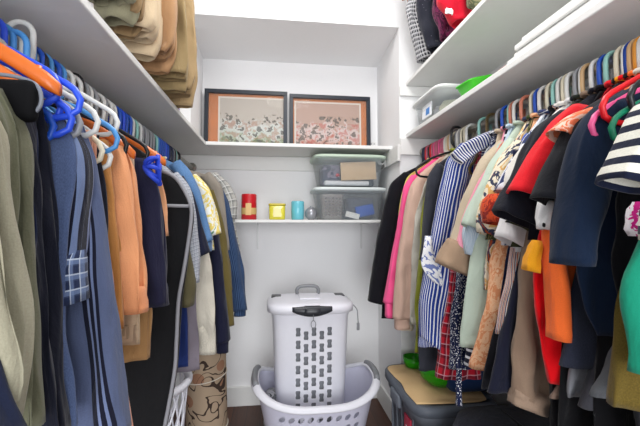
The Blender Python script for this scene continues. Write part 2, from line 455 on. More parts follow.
# ------------------------------------------------------------------ garments
GARMENTS = [
 {'name': 'jacket', 'label': 'black jacket at the far end of the right-hand rail', 'cat': 'jacket', 'side': 'R', 'y': 2.0, 'mat': ('plain', (20, 20, 26)), 'seed': 7, 'edge': [(0.706, 1.482), (0.671, 1.437), (0.647, 1.28), (0.611, 1.002), (0.581, 0.684)], 'sleeves': [{'pairs': [((0.71, 1.491), (0.768, 1.469)), ((0.63, 1.428), (0.71, 1.391)), ((0.595, 1.295), (0.68, 1.268)), ((0.554, 1.114), (0.639, 1.081)), ((0.503, 0.783), (0.586, 0.765))], 'th': 0.034, 'dy': -0.02}], 'th': 0.03, 'amp': 0.006},
 {'name': 'shirt', 'label': 'thin pale yellow shirt squeezed between the black jacket and the hot pink hoodie', 'cat': 'shirt', 'side': 'R', 'y': 1.93, 'mat': ('plain', (228, 214, 120)), 'seed': 20, 'edge': [(0.709, 1.462), (0.669, 1.331), (0.645, 1.062), (0.61, 0.849)], 'th': 0.014},
 {'name': 'hoodie', 'label': 'hot pink hoodie with ribbed cuff hanging beside the black jacket', 'cat': 'hoodie', 'side': 'R', 'y': 1.87, 'mat': ('plain', (250, 92, 150)), 'seed': 33, 'edge': [(0.709, 1.449), (0.67, 1.354), (0.647, 1.118), (0.618, 0.859), (0.602, 0.808)], 'sleeves': [{'pairs': [((0.709, 1.458), (0.763, 1.432)), ((0.665, 1.399), (0.73, 1.379)), ((0.631, 1.196), (0.701, 1.17)), ((0.587, 0.991), (0.667, 0.964)), ((0.555, 0.797), (0.623, 0.795))], 'th': 0.032, 'cuff': 0.07, 'dy': -0.015}], 'th': 0.024},
 {'name': 'cardigan', 'label': 'dusty beige cardigan with cream hem next to the hot pink hoodie', 'cat': 'cardigan', 'side': 'R', 'y': 1.78, 'mat': ('plain', (205, 172, 155)), 'seed': 46, 'edge': [(0.733, 1.463), (0.68, 1.397), (0.637, 1.197), (0.599, 0.925), (0.593, 0.738)], 'sleeves': [{'pairs': [((0.724, 1.46), (0.787, 1.431)), ((0.667, 1.4), (0.75, 1.381)), ((0.63, 1.246), (0.727, 1.231)), ((0.593, 1.025), (0.71, 1.014)), ((0.571, 0.744), (0.662, 0.741))], 'th': 0.034, 'cuff': 0.05, 'dy': -0.02}], 'panels': [{'name': 'hem_band', 'pairs': [((0.598, 0.826), (0.686, 0.824)), ((0.597, 0.685), (0.679, 0.682))], 'mat': ('plain', (222, 212, 195)), 'dy': 0, 'th': 0.03}], 'th': 0.03},
 {'name': 'shirt', 'label': 'narrow pale grey shirt edge left of the olive green top', 'cat': 'shirt', 'side': 'R', 'y': 1.72, 'mat': ('plain', (196, 192, 182)), 'seed': 59, 'edge': [(0.717, 1.391), (0.671, 1.245), (0.649, 1.028), (0.642, 0.719)], 'th': 0.014},
 {'name': 'top', 'label': 'olive green long top between the grey shirt and the charcoal one', 'cat': 'top', 'side': 'R', 'y': 1.66, 'mat': ('plain', (140, 146, 52)), 'seed': 72, 'edge': [(0.722, 1.385), (0.692, 1.314), (0.666, 1.127), (0.644, 0.85), (0.637, 0.612)], 'th': 0.022},
 {'name': 'dress', 'label': 'charcoal grey dress hanging behind the navy and white striped shirt', 'cat': 'dress', 'side': 'R', 'y': 1.58, 'mat': ('plain', (52, 54, 62)), 'seed': 85, 'edge': [(0.716, 1.466), (0.682, 1.376), (0.657, 1.175), (0.636, 0.866), (0.62, 0.561)], 'sleeves': [{'pairs': [((0.718, 1.474), (0.77, 1.444)), ((0.676, 1.42), (0.745, 1.389)), ((0.655, 1.241), (0.72, 1.228)), ((0.64, 1.042), (0.7, 1.033))], 'th': 0.03}], 'th': 0.024},
 {'name': 'shirt', 'label': 'navy and white striped long shirt with white lace on its side', 'cat': 'shirt', 'side': 'R', 'y': 1.46, 'mat': ('vstripe', [(9, (38, 62, 140)), (4, (232, 234, 240))]), 'seed': 98, 'edge': [(0.768, 1.511), (0.705, 1.434), (0.669, 1.301), (0.632, 1.094), (0.596, 0.891), (0.578, 0.706)], 'sleeves': [{'pairs': [((0.766, 1.536), (0.845, 1.509)), ((0.704, 1.464), (0.8, 1.433)), ((0.664, 1.32), (0.772, 1.3)), ((0.624, 1.136), (0.735, 1.115)), ((0.575, 0.896), (0.689, 0.861)), ((0.578, 0.752), (0.662, 0.693))], 'th': 0.034, 'dy': -0.02}], 'panels': [{'name': 'lace_trim', 'pairs': [((0.592, 1.154), (0.617, 1.154)), ((0.584, 1.106), (0.617, 1.098)), ((0.571, 1.052), (0.649, 1.027)), ((0.583, 1.012), (0.657, 0.971)), ((0.624, 0.972), (0.657, 0.952))], 'mat': ('speckle', (120, 135, 190), (246, 246, 248), 70, 0.86), 'dy': -0.055, 'th': 0.008}], 'th': 0.028},
 {'name': 'shirt', 'label': 'blue and white striped short sleeve shirt, its sleeve turned out above the lace', 'cat': 'shirt', 'side': 'R', 'y': 1.4, 'mat': ('hstripe', [(6, (30, 48, 120)), (5, (235, 236, 240))]), 'seed': 111, 'edge': [(0.83, 1.521), (0.812, 1.419), (0.791, 1.177), (0.78, 0.978)], 'sleeves': [{'pairs': [((0.89, 1.585), (0.924, 1.537)), ((0.813, 1.558), (0.846, 1.511)), ((0.741, 1.524), (0.778, 1.474)), ((0.683, 1.479), (0.724, 1.433))], 'th': 0.022, 'dy': -0.03}], 'th': 0.02},
 {'name': 'dress', 'label': 'red, black and white plaid dress with long side slit', 'cat': 'dress', 'side': 'R', 'y': 1.4, 'mat': ('plaid', (178, 26, 44), (26, 20, 34), (200, 150, 160), 40), 'seed': 124, 'edge': [(0.812, 1.439), (0.742, 1.257), (0.697, 1.058), (0.661, 0.823), (0.63, 0.599)], 'th': 0.028, 'amp': 0.01, 'lim': -0.07},
 {'name': 'dress', 'label': 'navy dress with white speckles and a long hanging tie belt', 'cat': 'dress', 'side': 'R', 'y': 1.335, 'mat': ('speckle', (28, 36, 70), (235, 236, 240), 130, 0.52), 'seed': 137, 'edge': [(0.803, 1.429), (0.739, 1.255), (0.697, 1.065), (0.654, 0.84), (0.644, 0.662)], 'panels': [{'name': 'tie_belt', 'pairs': [((0.659, 0.923), (0.682, 0.922)), ((0.653, 0.742), (0.676, 0.741)), ((0.654, 0.544), (0.673, 0.543))], 'mat': ('speckle', (28, 36, 70), (235, 236, 240), 150, 0.52), 'dy': -0.04, 'th': 0.008}], 'th': 0.026},
 {'name': 'shirt', 'label': 'tan rolled-sleeve shirt with wide cuff beside the striped shirt', 'cat': 'shirt', 'side': 'R', 'y': 1.3, 'mat': ('plain', (200, 184, 160)), 'seed': 150, 'edge': [(0.827, 1.488), (0.785, 1.366), (0.751, 1.179), (0.732, 0.994)], 'sleeves': [{'pairs': [((0.831, 1.514), (0.862, 1.477)), ((0.759, 1.445), (0.817, 1.409)), ((0.702, 1.326), (0.772, 1.29)), ((0.658, 1.208), (0.735, 1.172)), ((0.63, 1.125), (0.711, 1.088))], 'th': 0.036, 'dy': -0.02}, {'pairs': [((0.622, 1.151), (0.709, 1.107)), ((0.576, 1.065), (0.689, 1.013))], 'th': 0.044, 'dy': -0.03, 'mat': ('plain', (168, 142, 118))}], 'th': 0.022},
 {'name': 'blouse', 'label': 'light pink blouse showing a narrow sleeve beside the mint shirt', 'cat': 'blouse', 'side': 'R', 'y': 1.26, 'mat': ('plain', (238, 160, 180)), 'seed': 163, 'edge': [(0.813, 1.465), (0.776, 1.325), (0.735, 1.143), (0.718, 1.018)], 'sleeves': [{'pairs': [((0.799, 1.47), (0.834, 1.452)), ((0.724, 1.359), (0.77, 1.342)), ((0.669, 1.233), (0.73, 1.215)), ((0.638, 1.116), (0.713, 1.065))], 'th': 0.024, 'dy': -0.01}], 'th': 0.016},
 {'name': 'shirt', 'label': 'pale blue pinstripe shirt sleeve rolled under the mint shirt', 'cat': 'shirt', 'side': 'R', 'y': 1.23, 'mat': ('vstripe', [(5, (176, 200, 220)), (3, (222, 232, 240))]), 'seed': 176, 'edge': [(0.797, 1.43), (0.757, 1.286), (0.732, 1.109), (0.715, 0.987)], 'sleeves': [{'pairs': [((0.758, 1.356), (0.796, 1.342)), ((0.693, 1.25), (0.749, 1.236)), ((0.644, 1.173), (0.71, 1.152)), ((0.658, 1.097), (0.72, 1.069))], 'th': 0.034, 'dy': -0.012}], 'th': 0.016},
 {'name': 'shirt', 'label': 'mint green long shirt with soft drape down to the hip', 'cat': 'shirt', 'side': 'R', 'y': 1.19, 'mat': ('plain', (196, 212, 196)), 'seed': 189, 'edge': [(0.802, 1.493), (0.76, 1.405), (0.71, 1.283), (0.672, 1.147), (0.641, 0.944), (0.621, 0.788)], 'sleeves': [{'pairs': [((0.8, 1.496), (0.836, 1.473)), ((0.736, 1.419), (0.787, 1.403)), ((0.677, 1.316), (0.749, 1.296)), ((0.636, 1.231), (0.715, 1.208)), ((0.625, 1.201), (0.7, 1.171))], 'th': 0.032, 'dy': -0.015}], 'th': 0.03},
 {'name': 'blouse', 'label': 'cream blouse with yellow, navy and rust floral print', 'cat': 'blouse', 'side': 'R', 'y': 1.14, 'mat': ('floral', [(235, 220, 190), (225, 180, 110), (238, 228, 205), (60, 66, 90), (170, 80, 50)], 14), 'seed': 202, 'edge': [(0.79, 1.474), (0.746, 1.397), (0.709, 1.28), (0.685, 1.116), (0.676, 0.986)], 'sleeves': [{'pairs': [((0.784, 1.478), (0.823, 1.459)), ((0.73, 1.417), (0.779, 1.402)), ((0.683, 1.328), (0.746, 1.312)), ((0.651, 1.23), (0.727, 1.208)), ((0.657, 1.175), (0.726, 1.149))], 'th': 0.03, 'dy': -0.014}], 'th': 0.02},
 {'name': 'blouse', 'label': 'green and brown camouflage blouse peeking under the floral one', 'cat': 'blouse', 'side': 'R', 'y': 1.12, 'mat': ('camo', [(46, 54, 36), (120, 112, 70), (70, 80, 48), (170, 150, 110)], 14), 'seed': 215, 'edge': [(0.796, 1.411), (0.742, 1.312), (0.695, 1.23), (0.674, 1.15)], 'th': 0.022},
 {'name': 'top', 'label': 'peach orange long top with crinkled hem', 'cat': 'top', 'side': 'R', 'y': 1.1, 'mat': ('floral', [(236, 170, 125), (240, 190, 150), (226, 150, 105), (245, 205, 170)], 30), 'seed': 228, 'edge': [(0.768, 1.374), (0.71, 1.214), (0.681, 1.087), (0.655, 0.931), (0.613, 0.747)], 'th': 0.026, 'amp': 0.012},
 {'name': 'blouse', 'label': 'white blouse printed in navy with an orange-red puff sleeve', 'cat': 'blouse', 'side': 'R', 'y': 1.065, 'mat': ('floral', [(236, 236, 240), (230, 232, 240), (60, 70, 110), (240, 240, 240)], 12), 'seed': 241, 'edge': [(0.765, 1.448), (0.723, 1.369), (0.694, 1.244), (0.686, 1.136)], 'sleeves': [{'pairs': [((0.763, 1.451), (0.796, 1.437)), ((0.709, 1.382), (0.761, 1.367)), ((0.668, 1.305), (0.733, 1.29))], 'th': 0.026, 'dy': -0.012}, {'pairs': [((0.64, 1.291), (0.708, 1.285)), ((0.618, 1.255), (0.707, 1.243)), ((0.626, 1.207), (0.693, 1.195))], 'th': 0.05, 'dy': -0.03, 'mat': ('floral', [(180, 50, 25), (215, 80, 40), (150, 35, 25), (200, 65, 35)], 30)}], 'th': 0.02},
 {'name': 'trousers', 'label': 'navy cloth strip with white dashes hanging beside the peach top', 'cat': 'trousers', 'side': 'R', 'y': 1.04, 'mat': ('speckle', (26, 30, 60), (220, 222, 230), 45, 0.3), 'seed': 254, 'edge': [(0.716, 1.198), (0.689, 1.123), (0.674, 1.004), (0.646, 0.827)], 'th': 0.018, 'kind': 'piece'},
 {'name': 'shirt', 'label': 'long shirt in narrow orange, blue and white vertical stripes', 'cat': 'shirt', 'side': 'R', 'y': 1.0, 'mat': ('vstripe', [(6, (238, 234, 228)), (5, (214, 110, 64)), (5, (238, 232, 226)), (4, (60, 80, 140)), (4, (236, 170, 130))]), 'seed': 267, 'edge': [(0.736, 1.359), (0.696, 1.227), (0.675, 1.126), (0.648, 0.983), (0.634, 0.886)], 'th': 0.024},
 {'name': 'blouse', 'label': 'white lace blouse with open scalloped sleeve', 'cat': 'blouse', 'side': 'R', 'y': 0.985, 'mat': ('speckle', (238, 234, 228), (205, 192, 178), 90, 0.3), 'seed': 280, 'edge': [(0.739, 1.459), (0.713, 1.386), (0.686, 1.27), (0.678, 1.155)], 'sleeves': [{'pairs': [((0.738, 1.465), (0.766, 1.449)), ((0.694, 1.412), (0.737, 1.396)), ((0.659, 1.34), (0.717, 1.321)), ((0.645, 1.269), (0.709, 1.252))], 'th': 0.03, 'dy': -0.01}], 'th': 0.02},
 {'name': 't_shirt', 'label': 'white short sleeve T-shirt whose hem ends above the striped shirt', 'cat': 'T-shirt', 'side': 'R', 'y': 0.955, 'mat': ('plain', (232, 230, 230)), 'seed': 293, 'edge': [(0.729, 1.437), (0.703, 1.352), (0.676, 1.226), (0.662, 1.123)], 'sleeves': [{'pairs': [((0.719, 1.44), (0.75, 1.43)), ((0.676, 1.378), (0.73, 1.362)), ((0.633, 1.28), (0.704, 1.262)), ((0.599, 1.168), (0.684, 1.124))], 'th': 0.03, 'dy': -0.012}], 'th': 0.022},
 {'name': 'blouse', 'label': 'dark green camouflage T-shirt under the folded black sleeve', 'cat': 'T-shirt', 'side': 'R', 'y': 0.93, 'mat': ('camo', [(24, 28, 26), (62, 66, 44), (34, 38, 32), (80, 74, 50)], 13), 'seed': 306, 'edge': [(0.715, 1.404), (0.689, 1.293), (0.658, 1.212), (0.631, 1.139)], 'sleeves': [{'pairs': [((0.71, 1.402), (0.752, 1.387)), ((0.667, 1.293), (0.728, 1.277)), ((0.616, 1.206), (0.694, 1.158))], 'th': 0.028, 'dy': -0.006}], 'th': 0.018},
 {'name': 'dress', 'label': 'long taupe brown knit dress with a stitched hem band, low over the dark duffel', 'cat': 'dress', 'side': 'R', 'y': 0.9, 'mat': ('plain', (140, 118, 100)), 'seed': 319, 'edge': [(0.727, 1.398), (0.695, 1.264), (0.647, 1.12), (0.621, 0.952), (0.606, 0.741)], 'panels': [{'name': 'hem_band', 'pairs': [((0.613, 0.778), (0.708, 0.758)), ((0.604, 0.741), (0.701, 0.715))], 'mat': ('plain', (150, 128, 110)), 'dy': 0, 'th': 0.034}], 'th': 0.032, 'amp': 0.014},
 {'name': 't_shirt', 'label': 'black short sleeve T-shirt left of the red one', 'cat': 'T-shirt', 'side': 'R', 'y': 0.875, 'mat': ('plain', (26, 27, 36)), 'seed': 332, 'edge': [(0.725, 1.472), (0.689, 1.392), (0.665, 1.288), (0.646, 1.16)], 'sleeves': [{'pairs': [((0.727, 1.494), (0.76, 1.48)), ((0.67, 1.456), (0.72, 1.437)), ((0.625, 1.388), (0.693, 1.364)), ((0.586, 1.311), (0.678, 1.287)), ((0.541, 1.236), (0.665, 1.181))], 'th': 0.034, 'dy': -0.012}], 'th': 0.02},
 {'name': 'top', 'label': 'long black dress falling behind the bright red one', 'cat': 'dress', 'side': 'R', 'y': 0.855, 'mat': ('plain', (18, 18, 22)), 'seed': 345, 'edge': [(0.718, 1.389), (0.682, 1.261), (0.663, 1.111), (0.665, 0.937), (0.691, 0.643)], 'th': 0.02},
 {'name': 't_shirt', 'label': 'red short sleeve T-shirt between two black T-shirts', 'cat': 'T-shirt', 'side': 'R', 'y': 0.825, 'mat': ('plain', (226, 34, 44)), 'seed': 358, 'edge': [(0.726, 1.445), (0.698, 1.382), (0.669, 1.284), (0.657, 1.198)], 'sleeves': [{'pairs': [((0.722, 1.493), (0.76, 1.48)), ((0.666, 1.452), (0.726, 1.43)), ((0.62, 1.388), (0.698, 1.365)), ((0.583, 1.329), (0.676, 1.297)), ((0.554, 1.281), (0.648, 1.241))], 'th': 0.034, 'dy': -0.012}], 'th': 0.02},
 {'name': 't_shirt', 'label': 'black T-shirt with a white graphic emblem showing on its edge', 'cat': 'T-shirt', 'side': 'R', 'y': 0.805, 'mat': ('plain', (20, 20, 24)), 'seed': 371, 'edge': [(0.719, 1.427), (0.68, 1.33), (0.642, 1.258), (0.62, 1.182)], 'panels': [{'name': 'printed_emblem', 'pairs': [((0.585, 1.254), (0.636, 1.248)), ((0.575, 1.19), (0.623, 1.183))], 'mat': ('speckle', (235, 235, 235), (24, 24, 28), 34, 0.42), 'dy': -0.05, 'th': 0.014}], 'th': 0.02},
 {'name': 'dress', 'label': 'bright red long dress reaching low behind the orange top', 'cat': 'dress', 'side': 'R', 'y': 0.79, 'mat': ('plain', (222, 10, 22)), 'seed': 384, 'edge': [(0.72, 1.376), (0.661, 1.28), (0.609, 1.182), (0.596, 1.049), (0.606, 0.923), (0.632, 0.832)], 'th': 0.028, 'amp': 0.012},
 {'name': 'top', 'label': 'yellow ochre sleeve end showing left of the red dress', 'cat': 'top', 'side': 'R', 'y': 0.8, 'mat': ('plain', (236, 160, 30)), 'seed': 397, 'edge': [(0.717, 1.306), (0.668, 1.21), (0.628, 1.14)], 'sleeves': [{'pairs': [((0.578, 1.165), (0.595, 1.162)), ((0.565, 1.131), (0.587, 1.126)), ((0.56, 1.098), (0.584, 1.091))], 'th': 0.022, 'dy': -0.03}], 'th': 0.01},
 {'name': 'top', 'label': 'orange long sleeve top with pale printed shoulder', 'cat': 'top', 'side': 'R', 'y': 0.765, 'mat': ('plain', (246, 112, 50)), 'seed': 410, 'edge': [(0.718, 1.394), (0.681, 1.324), (0.639, 1.21), (0.626, 1.053), (0.634, 0.964)], 'sleeves': [{'pairs': [((0.697, 1.46), (0.726, 1.448)), ((0.63, 1.44), (0.696, 1.412)), ((0.576, 1.398), (0.657, 1.364))], 'th': 0.026, 'dy': -0.05, 'mat': ('floral', [(240, 120, 80), (245, 200, 180), (240, 130, 90), (235, 90, 60)], 22)}, {'pairs': [((0.652, 1.331), (0.681, 1.325)), ((0.594, 1.22), (0.633, 1.214)), ((0.588, 1.122), (0.623, 1.118)), ((0.595, 1.014), (0.628, 1.009)), ((0.591, 0.954), (0.622, 0.953))], 'th': 0.03, 'dy': -0.022}], 'th': 0.022},
 {'name': 't_shirt', 'label': 'white T-shirt sleeve end below the second black T-shirt', 'cat': 'T-shirt', 'side': 'R', 'y': 0.75, 'mat': ('plain', (226, 216, 200)), 'seed': 423, 'edge': [(0.719, 1.39), (0.688, 1.322), (0.664, 1.254), (0.65, 1.176)], 'sleeves': [{'pairs': [((0.68, 1.361), (0.709, 1.353)), ((0.622, 1.284), (0.669, 1.274)), ((0.592, 1.192), (0.624, 1.186))], 'th': 0.026, 'dy': -0.03}], 'th': 0.016},
 {'name': 't_shirt', 'label': 'black short sleeve T-shirt just behind the big navy one', 'cat': 'T-shirt', 'side': 'R', 'y': 0.725, 'mat': ('plain', (20, 21, 27)), 'seed': 436, 'edge': [(0.716, 1.429), (0.68, 1.362), (0.654, 1.274), (0.638, 1.177)], 'sleeves': [{'pairs': [((0.728, 1.487), (0.761, 1.479)), ((0.674, 1.458), (0.722, 1.443)), ((0.617, 1.409), (0.691, 1.385)), ((0.574, 1.335), (0.666, 1.311)), ((0.536, 1.257), (0.645, 1.224))], 'th': 0.034, 'dy': -0.014}], 'th': 0.02},
 {'name': 'trousers', 'label': 'dark slate denim trousers below the orange sleeve', 'cat': 'trousers', 'side': 'R', 'y': 0.74, 'mat': ('denim', (52, 56, 72)), 'seed': 449, 'edge': [(0.674, 1.144), (0.643, 1.057), (0.627, 0.949), (0.614, 0.894)], 'th': 0.02, 'kind': 'piece'},
 {'name': 't_shirt', 'label': 'large navy T-shirt with folded short sleeve, beside the near red and pink hangers', 'cat': 'T-shirt', 'side': 'R', 'y': 0.665, 'mat': ('plain', (18, 32, 54)), 'seed': 462, 'edge': [(0.698, 1.436), (0.655, 1.349), (0.607, 1.189), (0.59, 1.1), (0.601, 1.032), (0.634, 0.98)], 'sleeves': [{'pairs': [((0.723, 1.48), (0.759, 1.474)), ((0.655, 1.453), (0.721, 1.44)), ((0.602, 1.417), (0.68, 1.398)), ((0.575, 1.364), (0.657, 1.346)), ((0.561, 1.295), (0.638, 1.283)), ((0.549, 1.218), (0.614, 1.208)), ((0.536, 1.124), (0.591, 1.124))], 'th': 0.038, 'dy': -0.016}], 'th': 0.024, 'amp': 0.009},
 {'name': 'dress', 'label': 'long black dress hanging just in front of the navy T-shirt', 'cat': 'dress', 'side': 'R', 'y': 0.62, 'mat': ('plain', (16, 16, 20)), 'seed': 475, 'edge': [(0.723, 1.4), (0.674, 1.341), (0.642, 1.246), (0.63, 1.134), (0.647, 1.004), (0.666, 0.658)], 'th': 0.02},
 {'name': 'dress', 'label': 'olive brown long dress ending low at the right edge', 'cat': 'dress', 'side': 'R', 'y': 0.585, 'mat': ('denim', (96, 80, 34)), 'seed': 488, 'edge': [(0.687, 1.28), (0.643, 1.172), (0.612, 1.067), (0.598, 0.981), (0.58, 0.882)], 'th': 0.026, 'amp': 0.012},
 {'name': 'top', 'label': 'emerald green gathered top at the right edge', 'cat': 'top', 'side': 'R', 'y': 0.545, 'mat': ('plain', (22, 132, 104)), 'seed': 501, 'edge': [(0.642, 1.241), (0.614, 1.182), (0.587, 1.138), (0.564, 1.102), (0.566, 1.06), (0.578, 0.959)], 'panels': [{'name': 'printed_patch', 'pairs': [((0.572, 1.236), (0.604, 1.236)), ((0.562, 1.207), (0.6, 1.207)), ((0.568, 1.181), (0.599, 1.181))], 'mat': ('floral', [(190, 20, 120), (235, 230, 235), (200, 30, 130), (20, 20, 30)], 30), 'dy': -0.02, 'th': 0.02}], 'th': 0.028, 'amp': 0.012},
 {'name': 't_shirt', 'label': 'cream T-shirt with navy horizontal stripes, nearest on the right', 'cat': 'T-shirt', 'side': 'R', 'y': 0.5, 'mat': ('hstripe', [(13, (24, 30, 52)), (15, (228, 226, 214))]), 'seed': 514, 'edge': [(0.596, 1.346), (0.567, 1.299), (0.551, 1.237), (0.546, 1.176)], 'sleeves': [{'pairs': [((0.581, 1.406), (0.626, 1.402)), ((0.547, 1.387), (0.601, 1.377)), ((0.52, 1.353), (0.583, 1.34)), ((0.502, 1.308), (0.561, 1.295)), ((0.48, 1.267), (0.54, 1.244))], 'th': 0.036, 'dy': -0.02}], 'th': 0.02},
 {'name': 'sweater', 'label': 'navy sweater with white horizontal stripes, its hem showing behind the peach orange top', 'cat': 'sweater', 'side': 'R', 'y': 1.25, 'mat': ('hstripe', [(16, (26, 30, 50)), (9, (225, 226, 232))]), 'seed': 527, 'edge': [(0.775, 1.179), (0.728, 1.072), (0.688, 0.896), (0.663, 0.701)], 'th': 0.02, 'lim': 0.0},
 {'name': 'dress', 'label': 'long midnight navy dress filling the gap left of the brown knit dress', 'cat': 'dress', 'side': 'R', 'y': 0.935, 'mat': ('plain', (24, 26, 42)), 'seed': 540, 'edge': [(0.748, 1.378), (0.691, 1.212), (0.636, 1.05), (0.599, 0.917), (0.557, 0.756)], 'th': 0.02},
 {'name': 'dress', 'label': 'long black dress directly behind the taupe brown knit dress', 'cat': 'dress', 'side': 'R', 'y': 1.02, 'mat': ('plain', (20, 20, 26)), 'seed': 553, 'edge': [(0.757, 1.393), (0.722, 1.213), (0.674, 1.036), (0.634, 0.863), (0.589, 0.728)], 'th': 0.02},
 {'name': 'dress', 'label': 'long black dress behind the red and orange tops', 'cat': 'dress', 'side': 'R', 'y': 0.775, 'mat': ('plain', (15, 15, 18)), 'seed': 566, 'edge': [(0.727, 1.35), (0.685, 1.21), (0.659, 1.073), (0.641, 0.938), (0.635, 0.65)], 'th': 0.018},
 {'name': 'dress', 'label': 'long black dress between the slate denim and the olive dress', 'cat': 'dress', 'side': 'R', 'y': 0.7, 'mat': ('plain', (15, 15, 18)), 'seed': 579, 'edge': [(0.715, 1.336), (0.69, 1.209), (0.667, 1.043), (0.66, 0.919), (0.653, 0.637)], 'th': 0.018},
 {'name': 'trousers', 'label': 'taupe trouser hem below the red dress', 'cat': 'trousers', 'side': 'R', 'y': 0.8, 'mat': ('plain', (120, 100, 88)), 'seed': 592, 'edge': [(0.719, 0.951), (0.674, 0.871), (0.631, 0.8)], 'th': 0.022, 'kind': 'piece'},
 {'name': 'trousers', 'label': 'pale grey trouser leg hanging below the slate denim', 'cat': 'trousers', 'side': 'R', 'y': 0.76, 'mat': ('plain', (128, 130, 136)), 'seed': 605, 'edge': [(0.71, 1.029), (0.666, 0.942), (0.64, 0.872), (0.648, 0.815)], 'th': 0.018, 'kind': 'piece'},
 {'name': 'skirt', 'label': 'dark grey skirt corner low behind the black dress', 'cat': 'skirt', 'side': 'R', 'y': 0.72, 'mat': ('plain', (62, 62, 68)), 'seed': 618, 'edge': [(0.72, 1.037), (0.679, 0.932), (0.639, 0.813)], 'th': 0.02, 'kind': 'piece'},
 {'name': 'skirt', 'label': 'slate grey pointed skirt hem low near the olive dress', 'cat': 'skirt', 'side': 'R', 'y': 0.66, 'mat': ('plain', (92, 94, 98)), 'seed': 631, 'edge': [(0.722, 1.049), (0.67, 0.953), (0.614, 0.865)], 'th': 0.018, 'kind': 'piece'},
 {'name': 'shirt', 'label': 'grey checked shirt farthest on the left-hand rail', 'cat': 'shirt', 'side': 'L', 'y': 2.14, 'mat': ('plaid', (176, 174, 168), (110, 112, 112), (225, 225, 222), 40), 'seed': 644, 'edge': [(-0.283, 1.451), (-0.238, 1.366), (-0.209, 1.111), (-0.163, 0.829), (-0.162, 0.716)], 'sleeves': [{'pairs': [((-0.333, 1.495), (-0.376, 1.472)), ((-0.26, 1.434), (-0.326, 1.404)), ((-0.215, 1.338), (-0.287, 1.32)), ((-0.22, 1.23), (-0.275, 1.23))], 'th': 0.034}], 'th': 0.02},
 {'name': 'shirt', 'label': 'navy shirt with fine dark stripes beside the grey checked one', 'cat': 'shirt', 'side': 'L', 'y': 2.07, 'mat': ('vstripe', [(5, (34, 52, 86)), (4, (66, 88, 120))]), 'seed': 657, 'edge': [(-0.311, 1.409), (-0.257, 1.333), (-0.213, 1.141), (-0.169, 0.95), (-0.151, 0.732)], 'sleeves': [{'pairs': [((-0.311, 1.431), (-0.363, 1.408)), ((-0.257, 1.333), (-0.32, 1.31)), ((-0.212, 1.114), (-0.287, 1.098)), ((-0.179, 0.94), (-0.248, 0.936)), ((-0.151, 0.739), (-0.226, 0.73))], 'th': 0.032, 'cuff': 0.03}], 'th': 0.024},
 {'name': 'jacket', 'label': 'brownish grey jacket on the left-hand rail near the end wall', 'cat': 'jacket', 'side': 'L', 'y': 2.0, 'mat': ('plain', (142, 134, 124)), 'seed': 670, 'edge': [(-0.332, 1.455), (-0.28, 1.381), (-0.258, 1.17), (-0.236, 1.001), (-0.224, 0.802)], 'sleeves': [{'pairs': [((-0.341, 1.475), (-0.392, 1.448)), ((-0.279, 1.402), (-0.346, 1.38)), ((-0.258, 1.249), (-0.324, 1.233)), ((-0.241, 1.065), (-0.307, 1.065))], 'th': 0.032}], 'th': 0.022},
 {'name': 'shirt', 'label': 'olive brown shirt with a sleeve ending just above the baseboard view', 'cat': 'shirt', 'side': 'L', 'y': 1.95, 'mat': ('plain', (104, 92, 52)), 'seed': 683, 'edge': [(-0.313, 1.376), (-0.272, 1.222), (-0.24, 1.017), (-0.219, 0.863)], 'sleeves': [{'pairs': [((-0.312, 1.376), (-0.362, 1.355)), ((-0.261, 1.196), (-0.315, 1.181)), ((-0.229, 0.992), (-0.289, 0.977)), ((-0.207, 0.686), (-0.262, 0.683))], 'th': 0.026}], 'th': 0.018},
 {'name': 'sweater', 'label': 'navy long sleeve sweater with its cuff bunched at the end', 'cat': 'sweater', 'side': 'L', 'y': 1.88, 'mat': ('plain', (28, 30, 52)), 'seed': 696, 'edge': [(-0.341, 1.389), (-0.301, 1.246), (-0.275, 1.073), (-0.259, 0.876)], 'sleeves': [{'pairs': [((-0.339, 1.389), (-0.387, 1.368)), ((-0.29, 1.221), (-0.352, 1.201)), ((-0.26, 1.049), (-0.327, 1.035)), ((-0.239, 0.828), (-0.311, 0.82)), ((-0.218, 0.632), (-0.29, 0.621))], 'th': 0.034, 'cuff': 0.05}], 'th': 0.022},
 {'name': 'shirt', 'label': 'white shirt with a yellow and green print, short sleeve', 'cat': 'shirt', 'side': 'L', 'y': 1.79, 'mat': ('floral', [(238, 238, 232), (240, 240, 235), (236, 214, 120), (238, 238, 230), (110, 150, 120)], 16), 'seed': 709, 'edge': [(-0.361, 1.418), (-0.32, 1.362), (-0.295, 1.197), (-0.285, 1.079)], 'sleeves': [{'pairs': [((-0.369, 1.436), (-0.405, 1.416)), ((-0.314, 1.38), (-0.364, 1.36)), ((-0.277, 1.267), (-0.331, 1.248)), ((-0.253, 1.159), (-0.321, 1.136))], 'th': 0.032}], 'th': 0.02},
 {'name': 'joggers', 'label': 'cream heathered joggers with cuffed hem, hanging low', 'cat': 'trousers', 'side': 'L', 'y': 1.74, 'mat': ('denim', (206, 200, 186)), 'seed': 722, 'edge': [(-0.313, 1.128), (-0.285, 0.992), (-0.27, 0.811), (-0.269, 0.622)], 'panels': [{'name': 'cuff', 'pairs': [((-0.27, 0.743), (-0.353, 0.746)), ((-0.264, 0.617), (-0.352, 0.621))], 'mat': ('denim', (200, 194, 180)), 'dy': 0, 'th': 0.027}], 'th': 0.03, 'amp': 0.01, 'kind': 'piece'},
